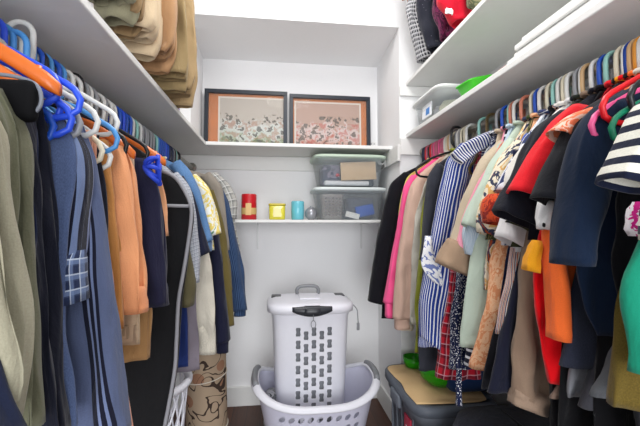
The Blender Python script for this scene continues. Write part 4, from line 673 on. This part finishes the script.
def bin_lid(w, d, z, h=.014):
    bm = bmesh.new()
    stack(bm, [(w + .012, d + .012, z - .008), (w + .016, d + .016, z), (w + .014, d + .014, z + h * .6), (w + .004, d + .004, z + h), (w * .86, d * .86, z + h), (w * .84, d * .84, z + h * .5)], 48, 7)
    return bm
def storage_bin(label, x, y, z, w, d, h, lidcol):
    r = thing('storage_bin', label, 'storage bin', (x, y, z))
    obj('bin_body', bin_body(w, d, h), BINM, r)
    l = obj('lid', bin_lid(w, d, h), plain('bin_lid', lidcol, .4, .4), r)
    for s in (-1, 1):
        bm = stack(bmesh.new(), [(.05, .03, h + .012), (.048, .028, h + .021), (.04, .02, h + .023)], 24, 3, cx=s * w * .62)
        obj('lid_grip', bm, plain('bin_lid', lidcol, .4, .4), l)
    return r
bx, by = .475, 2.43
storage_bin('clear storage bin with a white lid, lower of the two on the shelf', bx, by, Zs, .225, .145, .192, (214, 222, 222))
storage_bin('clear storage bin with a pale green lid, upper of the two on the shelf', bx, by, Zs + .215, .225, .145, .185, (196, 214, 196))
# contents, lower bin
bk = thing('plastic_basket', 'small grey slotted basket inside the lower clear bin', 'basket', (.365, 2.39, Zs + .005))
bm = bmesh.new(); stack(bm, [(.062, .05, 0), (.072, .06, .15), (.076, .064, .152), (.076, .064, .158), (.068, .056, .158), (.058, .046, .004)], 40, 5)
obj('basket_body', bm, plain('basket_grey', (186, 178, 172), .5), bk)
bm = bmesh.new()
for ix in range(5):
    for iz in range(6): box(bm, -.052 + ix * .023, -.038 + ix * .023, -.063 - .0008 * iz + .003, -.055, .022 + iz * .021, .032 + iz * .021)
obj('slots', bm, plain('slot_dark', (110, 104, 104)), bk, False)
tag(obj('folded_cloth', box(bmesh.new(), .47, .65, 2.40, 2.54, Zs + .006, Zs + .15, bev=.02), fabric(('plain', (112, 116, 130)))), 'grey folded cloth inside the lower clear bin', 'cloth')
bm = box(bmesh.new(), -.06, .06, -.012, .012, 0, .07, bev=.006); bmesh.ops.rotate(bm, verts=bm.verts, matrix=Matrix.Rotation(-.2, 3, 'Y'))
o = tag(obj('pouch', bm, plain('blue_pouch', (36, 92, 190), .6)), 'blue pouch inside the lower clear bin', 'pouch'); o.location = (.58, 2.335, Zs + .025)
bm = box(bmesh.new(), -.045, .045, -.01, .01, 0, .035, bev=.003); bmesh.ops.rotate(bm, verts=bm.verts, matrix=Matrix.Rotation(.25, 3, 'Y'))
o = tag(obj('paper_packet', bm, plain('white_paper', (236, 236, 232), .7)), 'white paper packet beside the blue pouch in the lower bin', 'paper'); o.location = (.485, 2.32, Zs + .012)
# contents, upper bin
z2 = Zs + .215 + .005
tag(obj('folded_cloth', box(bmesh.new(), .30, .42, 2.36, 2.53, z2, z2 + .14, bev=.02), fabric(('floral', [(70, 76, 96), (150, 140, 160), (84, 90, 110), (40, 44, 60)], 18))), 'dark patterned folded cloth in the upper clear bin', 'cloth')
tag(obj('folded_cloth', box(bmesh.new(), .43, .65, 2.38, 2.54, z2, z2 + .15, bev=.02), fabric(('plain', (88, 96, 108)))), 'slate folded cloth in the upper clear bin behind the tan envelope', 'cloth')
bm = box(bmesh.new(), -.115, .115, -.004, .004, 0, .115, bev=.002); bmesh.ops.rotate(bm, verts=bm.verts, matrix=Matrix.Rotation(-.05, 3, 'Y'))
o = tag(obj('envelope', bm, plain('kraft', (216, 186, 146), .7)), 'tan kraft envelope standing at the front of the upper clear bin', 'envelope'); o.location = (.53, 2.312, z2 + .035)
bm = box(bmesh.new(), .31, .60, 2.315, 2.36, z2, z2 + .03, bev=.01)
tag(obj('folded_papers', bm, fabric(('speckle', (230, 232, 236), (90, 100, 130), 60, .3))), 'crumpled white papers at the bottom of the upper clear bin', 'paper')
bm = lathe([(.001, 0), (.012, .002), (.014, .012), (.008, .02), (.001, .021)], 16, False, False)
o = tag(obj('red_ball', bm, plain('red_ball', (200, 40, 60), .5)), 'tiny red ball in the upper clear bin beside the envelope', 'ball'); o.location = (.395, 2.325, z2 + .055)
# wall hook
hk = thing('wall_hook', 'white double hook on the side wall behind the black jacket', 'hook', (AX1 - .018, 2.36, 1.605))
obj('hook_plate', bxm(-.006, 0, -.014, .014, -.03, .03, bev=.002), SHELF, hk)
for s in (-1, 1): obj('prong', tubem(smooth_path([(-.004, .006 * s, .0), (-.025, .012 * s, -.012), (-.04, .016 * s, 0), (-.042, .018 * s, .02)], 5), .004, 8), SHELF, hk)

# ------------------------------------------------------------------ right-hand shelf contents
rb = thing('storage_bin', 'clear storage bin with a white rim and blue label on the right-hand shelf', 'storage bin', (.925, 1.89, 1.7375), rz=0)
obj('bin_body', bin_body(.13, .175, .145), BINM, rb)
bm = bmesh.new(); stack(bm, [(.142, .187, .137), (.145, .190, .145), (.142, .187, .153), (.127, .172, .153), (.125, .17, .145)], 48, 7)
obj('lid', bm, plain('white_rim', (234, 236, 234), .4), rb)
lb = obj('paper_label', bxm(-.125, -.118, -.06, .05, .03, .1), plain('label_white', (238, 240, 244), .6), rb, False); lb.rotation_euler.y = .05
obj('label_print', bxm(-.1262, -.1245, -.045, .0, .04, .075), plain('label_blue', (70, 130, 200), .6), lb, False)
for (yy, col, lab) in [(1.885, (230, 230, 226), 'white bundle of socks in the right-hand clear bin'), (1.80, (214, 216, 220), 'pale grey cloth bundle in the right-hand clear bin'), (1.715, (206, 206, 176), 'cream cloth bundle at the near end of the right-hand bin')]:
    bm = stack(bmesh.new(), [(.05, .03, 0), (.085, .039, .02), (.09, .04, .06), (.07, .035, .09), (.02, .02, .1)], 24, 2.6)
    o = tag(obj('cloth_bundle', bm, fabric(('plain', col))), lab, 'cloth'); o.location = (.93, yy + .09, 1.745)
gb = thing('plastic_tray', 'bright lime green plastic tray tipped on the right-hand shelf', 'tray', (.845, 1.46, 1.748)); gb.rotation_euler = (0, -.25, .1)
bm = stack(bmesh.new(), [(.045, .045, 0), (.055, .056, .05), (.06, .061, .052), (.06, .061, .058), (.052, .053, .057), (.041, .042, .006)], 40, 5)
obj('tray_body', bm, plain('lime', (70, 205, 40), .3), gb)
rr = tag(obj('toy_block', box(bmesh.new(), -.02, .02, -.03, .03, 0, .03, bev=.008), plain('muted_red', (190, 110, 105), .6)), 'small muted red block between the green tray and the white boards', 'block'); rr.location = (.83, 1.235, 1.738)
for k in range(4):
    o = tag(obj('shelf_board', box(bmesh.new(), .785 + .012 * (k % 2) + .006 * k, 1.1, .45, 1.165 - .012 * k, 1.738 + .022 * k, 1.738 + .022 * k + .019, bev=.003), plain('board_white', (238, 238, 236), .45)),
            ['white board at the bottom of the stack on the right-hand shelf', 'white board second from the bottom of the stack on the right-hand shelf', 'white board second from the top of the stack on the right-hand shelf', 'white board on top of the stack on the right-hand shelf'][k], 'board', 'white boards on the right-hand shelf')
# small things on the left shelf
bm = stack(bmesh.new(), [(.016, .016, 0), (.018, .018, .01), (.017, .017, .05), (.008, .008, .06), (.008, .008, .075)], 20)
o = tag(obj('bottle', bm, plain('mauve', (130, 110, 160), .4)), 'tiny mauve bottle on the left shelf below the khaki trousers', 'bottle'); o.location = (-.455, 1.75, 1.694)
bm = box(bmesh.new(), -.012, .012, -.05, .05, 0, .022, bev=.004)
o = tag(obj('trinket_box', bm, fabric(('speckle', (210, 205, 200), (50, 50, 50), 60, .4))), 'small grey patterned box on the left shelf near the corner', 'box'); o.location = (-.44, 2.02, 1.694)
bm = stack(bmesh.new(), [(.035, .045, 0), (.04, .05, .012), (.036, .046, .028), (.02, .03, .034)], 28, 3)
o = tag(obj('folded_cloth', bm, fabric(('floral', [(225, 222, 230), (170, 160, 195), (228, 226, 232), (90, 80, 130)], 40))), 'white and purple patterned cloth on the left shelf under the trousers', 'cloth'); o.location = (-.48, .98, 1.695)

# ------------------------------------------------------------------ laundry hamper, basket
def boolean_cut(o, cutter_bm):
    bmesh.ops.recalc_face_normals(cutter_bm, faces=cutter_bm.faces)
    me = bpy.data.meshes.new('cut'); cutter_bm.to_mesh(me); cutter_bm.free()
    c = bpy.data.objects.new('cut', me); C.objects.link(c); c.matrix_world = o.matrix_world
    md = o.modifiers.new('b', 'BOOLEAN'); md.object = c; md.operation = 'DIFFERENCE'; md.solver = 'EXACT'
    dg = bpy.context.evaluated_depsgraph_get(); new = bpy.data.meshes.new_from_object(o.evaluated_get(dg))
    o.modifiers.clear(); o.data = new; bpy.data.objects.remove(c)
    for p in o.data.polygons: p.use_smooth = True
    o.data.set_sharp_from_angle(angle=math.radians(35)) if hasattr(o.data, 'set_sharp_from_angle') else None
PW = plain('white_plastic', (232, 232, 240), .35, .45)
PL = plain('lavender_white_plastic', (222, 222, 240), .35, .45)
PG = plain('grey_plastic', (128, 130, 134), .4, .4)
PD = plain('dark_grey_plastic', (50, 52, 58), .35, .4)
hx, hy = .195, 2.13
ham = thing('laundry_hamper', 'tall white plastic hamper with dark grey slots and closed lid', 'hamper', (hx, hy, .035))
Hh = .70
bm = bmesh.new(); t = .004
stack(bm, [(.170, .12, 0), (.182, .132, .02), (.211, .158, Hh - .03), (.214, .164, Hh - .03), (.216, .166, Hh), (.204, .154, Hh), (.203, .153, Hh - .03), (.177, .128, .025), (.168, .118, .01)], 64, 5)
hb = obj('hamper_body', bm, PW, ham)
cut = bmesh.new()
for i in range(5):
    for j in range(8):
        zz = .125 + j * .067 + (.0 if i % 2 == 0 else -.020)
        xx = .012 + (i - 2) * .042
        prof = [(.0105, -.023), (.013, -.014), (.010, 0), (.013, .014), (.0105, .023)]
        pts = [(a, b) for a, b in prof] + [(-a, b) for a, b in reversed(prof)]
        rings(cut, [[(xx + a, -.26, zz + b) for a, b in pts], [(xx + a, -.09, zz + b) for a, b in pts]])
bpy.context.view_layer.update()
boolean_cut(hb, cut)
liner = stack(bmesh.new(), [(.15, .11, .03), (.155, .114, .08), (.182, .134, Hh - .06), (.15, .11, Hh - .05)], 40, 5)
obj('slot_liner', liner, fabric(('plain', (130, 132, 138))), ham)  # grey liner added behind the slots; its colour stands in for the dim interior
lid = obj('lid', stack(bmesh.new(), [(.226, .174, Hh - .012), (.238, .186, Hh - .006), (.240, .188, Hh + .022), (.232, .180, Hh + .036), (.19, .14, Hh + .046), (.05, .04, Hh + .048)], 64, 4.2), PW, ham)
lip = []
for i in range(17):
    a = -.105 + .21 * i / 16; s = 1 - (a / .105) ** 2
    lip.append([(a, -.150 - .03 * s, Hh + .0372), (a, -.194 - .004 * s, Hh + .030), (a, -.196 - .004 * s, Hh + .010 - .026 * s), (a, -.175, Hh + .008 - .026 * s)])
obj('latch_recess', rings(bmesh.new(), lip), PD, lid)
obj('latch', stack(bmesh.new(), [(.04, .012, Hh - .002), (.042, .014, Hh + .004), (.042, .014, Hh + .022), (.035, .01, Hh + .026)], 24, 3, cy=-.197), PD, lid)
obj('handle', tubem(smooth_path([(-.062, .10, Hh + .045), (-.064, .10, Hh + .075), (-.045, .10, Hh + .092), (0, .10, Hh + .096), (.045, .10, Hh + .092), (.064, .10, Hh + .075), (.062, .10, Hh + .045)], 5), .0105, 10), PG, ham)
obj('hinge_panel', bxm(-.058, .058, -.06, .09, Hh + .0465, Hh + .054, bev=.003), PW, lid)
for s in (-1, 1): obj('side_handle', bxm(s * .186 - .03, s * .186 + .03, .04, .12, Hh + .030, Hh + .047, bev=.006), PD, lid)
obj('cord', tubem(smooth_path([(.235, -.1, Hh + .02), (.25, -.13, Hh + .0), (.252, -.14, Hh - .03), (.255, -.14, Hh - .07)], 5), .0028, 6), PG, ham)
obj('tag', bxm(.247, .262, -.145, -.135, Hh - .11, Hh - .07, bev=.003), PG, ham)
obj('lock_loop', tubem([(.004 + .012 * math.cos(a), -.172 - .03, Hh - .055 + .02 * math.sin(a)) for a in [2 * PI * i / 20 for i in range(20)]], .002, 6, True), PG, ham)
obj('lock_loop', tubem([(.004, -.198, Hh + .0), (.004, -.202, Hh - .037)], .002, 6), PG, ham)
# basket
bkx, bky = .225, 2.08
bas = thing('laundry_basket', 'wide white laundry basket with wavy rim and oval holes around the hamper', 'laundry basket', (bkx, bky, FZ + .002))
def wave(th, z):
    if z < .2: return 0
    return .075 * (abs(math.cos(th)) ** 2.2) - .012
bm = bmesh.new(); T = .005
rxb, ryb, rxt, ryt = .235, .17, .325, .245
def lerp(a, b, t): return a + (b - a) * t
outer = [(lerp(rxb, rxt, t_), lerp(ryb, ryt, t_), .33 * t_) for t_ in (0, .1, .3, .5, .7, .9, 1)]
inner_ = [(a - T, b - T, z) for a, b, z in reversed(outer[1:])] + [(rxb - T, ryb - T, .012)]
def wf(th, z): return wave(th, 1) * max(0, (z - .1) / .23) ** 1.5
stack(bm, outer + inner_, 96, 2.9, zf=wf)
bb = obj('basket_body', bm, PL, bas)
cut = bmesh.new()
for j in range(4):
    zz = .085 + .058 * j
    for i in range(-4, 5):
        cx = i * .047 + (.0 if j % 2 else .0)
        pts = []
        for q in range(12):
            a = 2 * PI * q / 12; px_, pz = .0145 * math.cos(a), .017 * math.sin(a)
            pts.append((cx + px_ + pz * .35, zz + pz))
        rings(cut, [[(x, -.5, z) for x, z in pts], [(x, -.12, z) for x, z in pts]])
bpy.context.view_layer.update()
boolean_cut(bb, cut)
rim = []
for i in range(96):
    th = 2 * PI * i / 96; x, y = sup(th, rxt + .006, ryt + .006, 2.9); rim.append((x, y, .334 + wf(th, .33)))
rs = []
for i in range(96):
    p = Vector(rim[i]); d = (Vector(rim[(i + 1) % 96]) - Vector(rim[i - 1])).normalized(); out = Vector((d.y, -d.x, 0)).normalized(); up = Vector((0, 0, 1))
    rs.append([p + out * .022 * math.cos(a) + up * .013 * math.sin(a) - up * .010 * max(0, math.cos(a)) for a in [2 * PI * k / 12 for k in range(12)]])
obj('rim', rings(bmesh.new(), rs, closed=True), PW, bas)
for s in (-1, 1):
    pts = []
    for i in range(9):
        th = (0 if s > 0 else PI) + (i - 4) * .085; x, y = sup(th, rxt + .008, ryt + .008, 2.9)
        pts.append((x, y, .345 + wf(th, .33)))
    obj('handle_grip', tubem(pts, .0165, 12), PG, bas)
tag(obj('laundry_pile', stack(bmesh.new(), [(.19, .13, FZ + .02), (.195, .135, FZ + .04), (.17, .12, .033)], 40, 3, cx=bkx, cy=bky), fabric(('floral', [(24, 24, 28), (60, 60, 66), (26, 26, 32), (170, 172, 180)], 8))), 'thin layer of dark clothes lying on the floor of the laundry basket', 'clothes')
bm = stack(bmesh.new(), [(.03, .05, 0), (.05, .07, .05), (.045, .065, .16), (.035, .05, .21), (.01, .02, .225)], 24, 2.4)
o = tag(obj('folded_cloth', bm, fabric(('floral', [(120, 120, 126), (90, 92, 98), (160, 160, 166), (70, 72, 78)], 20))), 'crumpled grey cloth tucked in the basket left of the hamper', 'cloth'); o.location = (bkx - .235, bky + .0, .07)

# ------------------------------------------------------------------ grey tote with board and bowl
tb = thing('storage_tote', 'dark grey lidded storage tote on the floor under the right-hand clothes', 'tote', (.80, 1.80, FZ + .001))
TG = plain('tote_grey', (106, 112, 122), .5, .35); TL = plain('tote_lid', (90, 96, 106), .5, .35)
tw, td, thh = .185, .245, .415
obj('tote_body', stack(bmesh.new(), [(tw * .84, td * .88, 0), (tw * .86, td * .9, .01), (tw * .97, td * .97, thh - .06), (tw + .004, td + .004, thh - .06), (tw + .006, td + .006, thh)], 56, 6), TG, tb)
bm = bmesh.new(); 
for k in range(5): box(bm, -tw * .93 - .006, -tw * .86, -.16 + k * .075, -.15 + k * .075, .03, thh - .07, bev=.003)
obj('rib', bm, TG, tb)
tlid = obj('lid', stack(bmesh.new(), [(tw + .014, td + .014, thh - .022), (tw + .020, td + .020, thh - .018), (tw + .020, td + .020, thh + .01), (tw + .012, td + .012, thh + .022), (tw - .01, td - .01, thh + .024), (tw - .02, td - .02, thh + .012)], 56, 6), TL, tb)
obj('handle', bxm(-tw - .03, -tw - .008, -.06, .06, thh - .07, thh - .01, bev=.008), TG, tb)
obj('paper_label', bxm(-tw * .96 - .006, -tw * .93, -.14, -.06, .12, .33, bev=.002), plain('label_red', (190, 40, 70), .5), tb)
bm = bmesh.new()
for k in range(4): box(bm, -tw * .96 - .0075, -tw * .96 - .005, -.125, -.075 - .01 * (k % 2), .15 + k * .04, .165 + k * .04)
obj('label_lettering', bm, plain('label_pale', (225, 225, 230), .5), tb, False)
# board with a wavy edge
bm = bmesh.new(); R0, R1 = [], []
outl = [(-.17, -.215), (-.176, -.1), (-.165, 0), (-.175, .1), (-.16, .215), (0, .225), (.17, .22), (.178, 0), (.165, -.18), (.12, -.225), (-.05, -.225)]
outl = [(p[0], p[1]) for p in smooth_path([(a, b, 0) for a, b in outl + outl[:1]], 5)][:-1]
rings(bm, [[(a, b, 0) for a, b in outl], [(a * 1.01, b * 1.01, .002) for a, b in outl], [(a, b, .005) for a, b in outl]])
cb = tag(obj('cardboard_sheet', bm, plain('kraft_board', (222, 188, 140), .7, .15, bump=.1)), 'tan cardboard sheet lying on the grey tote lid', 'cardboard'); cb.location = (.79, 1.80, .410)
gw = thing('glass_bowl', 'round green glass bowl on the tan cardboard over the tote', 'bowl', (.805, 1.76, .416)); gw.scale = (1.12, 1.12, 1.12)
GG = N('green_glass', .08, .6); GG.b.inputs['Base Color'].default_value = (*s2l((60, 190, 30)), 1); GG.b.inputs['Transmission Weight'].default_value = .55; GG.b.inputs['IOR'].default_value = 1.3
obj('bowl', lathe([(.03, 0), (.05, .004), (.082, .035), (.09, .07), (.082, .105), (.068, .125), (.064, .125), (.078, .104), (.085, .07), (.077, .037), (.045, .009), (.002, .008)], 40, cap1=False), GG.m, gw)
gv = tag(obj('glass_dish', lathe([(.03, 0), (.045, .005), (.055, .03), (.057, .055), (.053, .055), (.05, .03), (.04, .009), (.002, .008)], 32, cap1=False), GG.m), 'small green glass dish behind the round bowl at the far edge of the cardboard', 'dish'); gv.location = (.76, 1.99, .416)
bm = box(bmesh.new(), -.13, .11, -.09, .12, 0, .10, bev=.035)
o = tag(obj('folded_cloth', bm, fabric(('plain', (26, 46, 84)))), 'folded navy blanket on the tote behind the green bowl', 'cloth'); o.location = (.93, 1.72, .417)
# dark duffel in front of the tote
df = thing('duffel_bag', 'large dark quilted duffel bag on the floor under the right-hand clothes', 'bag', (.88, 1.08, FZ + .002))
obj('bag_body', stack(bmesh.new(), [(.20, .34, 0), (.235, .38, .03), (.245, .395, .2), (.24, .39, .40), (.21, .36, .49), (.12, .27, .52)], 56, 4), fabric(('denim', (36, 38, 50))), df)
obj('zipper', tubem([(-.02, -.26, .516), (-.02, 0, .524), (-.02, .26, .516)], .006, 8), PD, df)
for s in (-1, 1): obj('strap', tubem(smooth_path([(-.245, s * .12, .12), (-.245, s * .12, .38), (-.19, s * .11, .505), (-.08, s * .06, .535), (-.06, 0, .54)], 6), .009, 8), fabric(('plain', (24, 25, 32))), df)
o = tag(obj('storage_bag', stack(bmesh.new(), [(.18, .17, 0), (.205, .19, .03), (.21, .195, .3), (.2, .18, .50), (.15, .13, .55), (.05, .05, .565)], 48, 4), fabric(('plain', (18, 18, 22)))), 'black soft storage bag on the floor at the near right, under the olive dress', 'bag'); o.location = (.90, .47, FZ + .002)
# left: rolled rug, perforated basket
rg = thing('rolled_rug', 'rolled floral rug standing on end and tied with string, left of the basket', 'rug', (-.345, 2.03, FZ + .002)); rg.rotation_euler = (0, -.03, 0)
bm = bmesh.new(); uvl = None
prof = [(.100, 0), (.104, .01), (.104, .58), (.100, .59), (.085, .588), (.084, .57), (.070, .57), (.069, .588), (.055, .588), (.054, .57), (.04, .57), (.039, .585), (.01, .585)]
obj('rug_roll', lathe(prof, 48), None, rg)
k = N('rug_pattern', .95, .05)
tc = k.n('ShaderNodeTexCoord').outputs['Object']
vo = k.n('ShaderNodeTexVoronoi'); vo.inputs['Scale'].default_value = 8; k.l(tc, vo.inputs['Vector'])
wv = k.n('ShaderNodeTexNoise'); wv.inputs['Scale'].default_value = 7; wv.inputs['Detail'].default_value = 1; wv.inputs['Distortion'].default_value = 1.5; k.l(tc, wv.inputs['Vector'])
f1 = k.math('LESS_THAN', k.math('ABSOLUTE', k.math('SUBTRACT', wv.outputs['Fac'], .5)), .016); f2 = k.math('LESS_THAN', vo.outputs['Distance'], .28)
c_ = k.mix(k.math('MULTIPLY', f2, .7), (166, 146, 124), (142, 92, 68)); c_ = k.mix(f1, c_, (66, 54, 48))
k.l(c_, k.b.inputs['Base Color'])
for o_ in rg.children: o_.data.materials.clear(); o_.data.materials.append(k.m)
for zz in (.17, .44): obj('string', tubem([(.1065 * math.cos(a), .1065 * math.sin(a), zz + .012 * math.sin(a * 1 + 1)) for a in [2 * PI * i / 40 for i in range(40)]], .0028, 6, True), plain('string', (214, 204, 190), .8), rg)
lb2 = thing('laundry_basket', 'white lattice laundry basket standing on the floor behind the black garment bag', 'laundry basket', (-.565, 1.62, FZ + .002))
bm = bmesh.new(); nS = 22
for sgn_ in (-1, 1):
    for i in range(nS):
        pts = []
        for q in range(9):
            tt = q / 8; a = 2 * PI * i / nS + sgn_ * tt * 1.1; r_ = .155 + .045 * tt
            pts.append((r_ * math.cos(a), r_ * math.sin(a), .02 + tt * .545))
        tube(bm, pts, .0042, 6)
obj('lattice_wall', bm, PW, lb2)
obj('rim', tubem([(.205 * math.cos(a), .205 * math.sin(a), .575) for a in [2 * PI * i / 48 for i in range(48)]], .016, 10, True), PW, lb2)
obj('base', lathe([(.15, 0), (.16, .004), (.16, .03), (.15, .03)], 40), PW, lb2)

# ------------------------------------------------------------------ light and camera
def area(name, loc, rot, size, sy, power, col=(1, 1, 1)):
    l = bpy.data.lights.new(name, 'AREA'); l.shape = 'RECTANGLE'; l.size = size; l.size_y = sy; l.energy = power; l.color = col
    o = bpy.data.objects.new(name, l); C.objects.link(o); o.location = loc; o.rotation_euler = rot; return o
area('frontal_fill', (.18, -2.6, 1.25), (PI / 2, 0, 0), 1.9, 2.4, 105, (.97, .985, 1))  # frontal fill added out of view behind the camera to brighten the back wall
area('ceiling_light', (.15, 1.25, 2.74), (0, 0, 0), .5, 1.0, 20, (1, .985, .96))
w = bpy.data.worlds.new('ambient_fill'); sc.world = w; w.use_nodes = True  # even ambient fill added all round; no lit hallway is modelled
w.node_tree.nodes['Background'].inputs[0].default_value = (.92, .95, 1, 1)
w.node_tree.nodes['Background'].inputs[1].default_value = 1.0
cd = bpy.data.cameras.new('camera'); cam = bpy.data.objects.new('camera', cd); C.objects.link(cam)
cd.sensor_width = 36; cd.lens = 370 / 640 * 36; cd.clip_start = .02
cam.location = (0, 0, 1.2); cam.rotation_euler = (PI / 2 + math.radians(1.75), 0, -math.radians(6.9))
sc.camera = cam
sc.view_settings.view_transform = 'Standard'; sc.view_settings.look = 'None'; sc.view_settings.gamma = 1; sc.view_settings.use_curve_mapping = False
sc.view_settings.exposure = 0.05
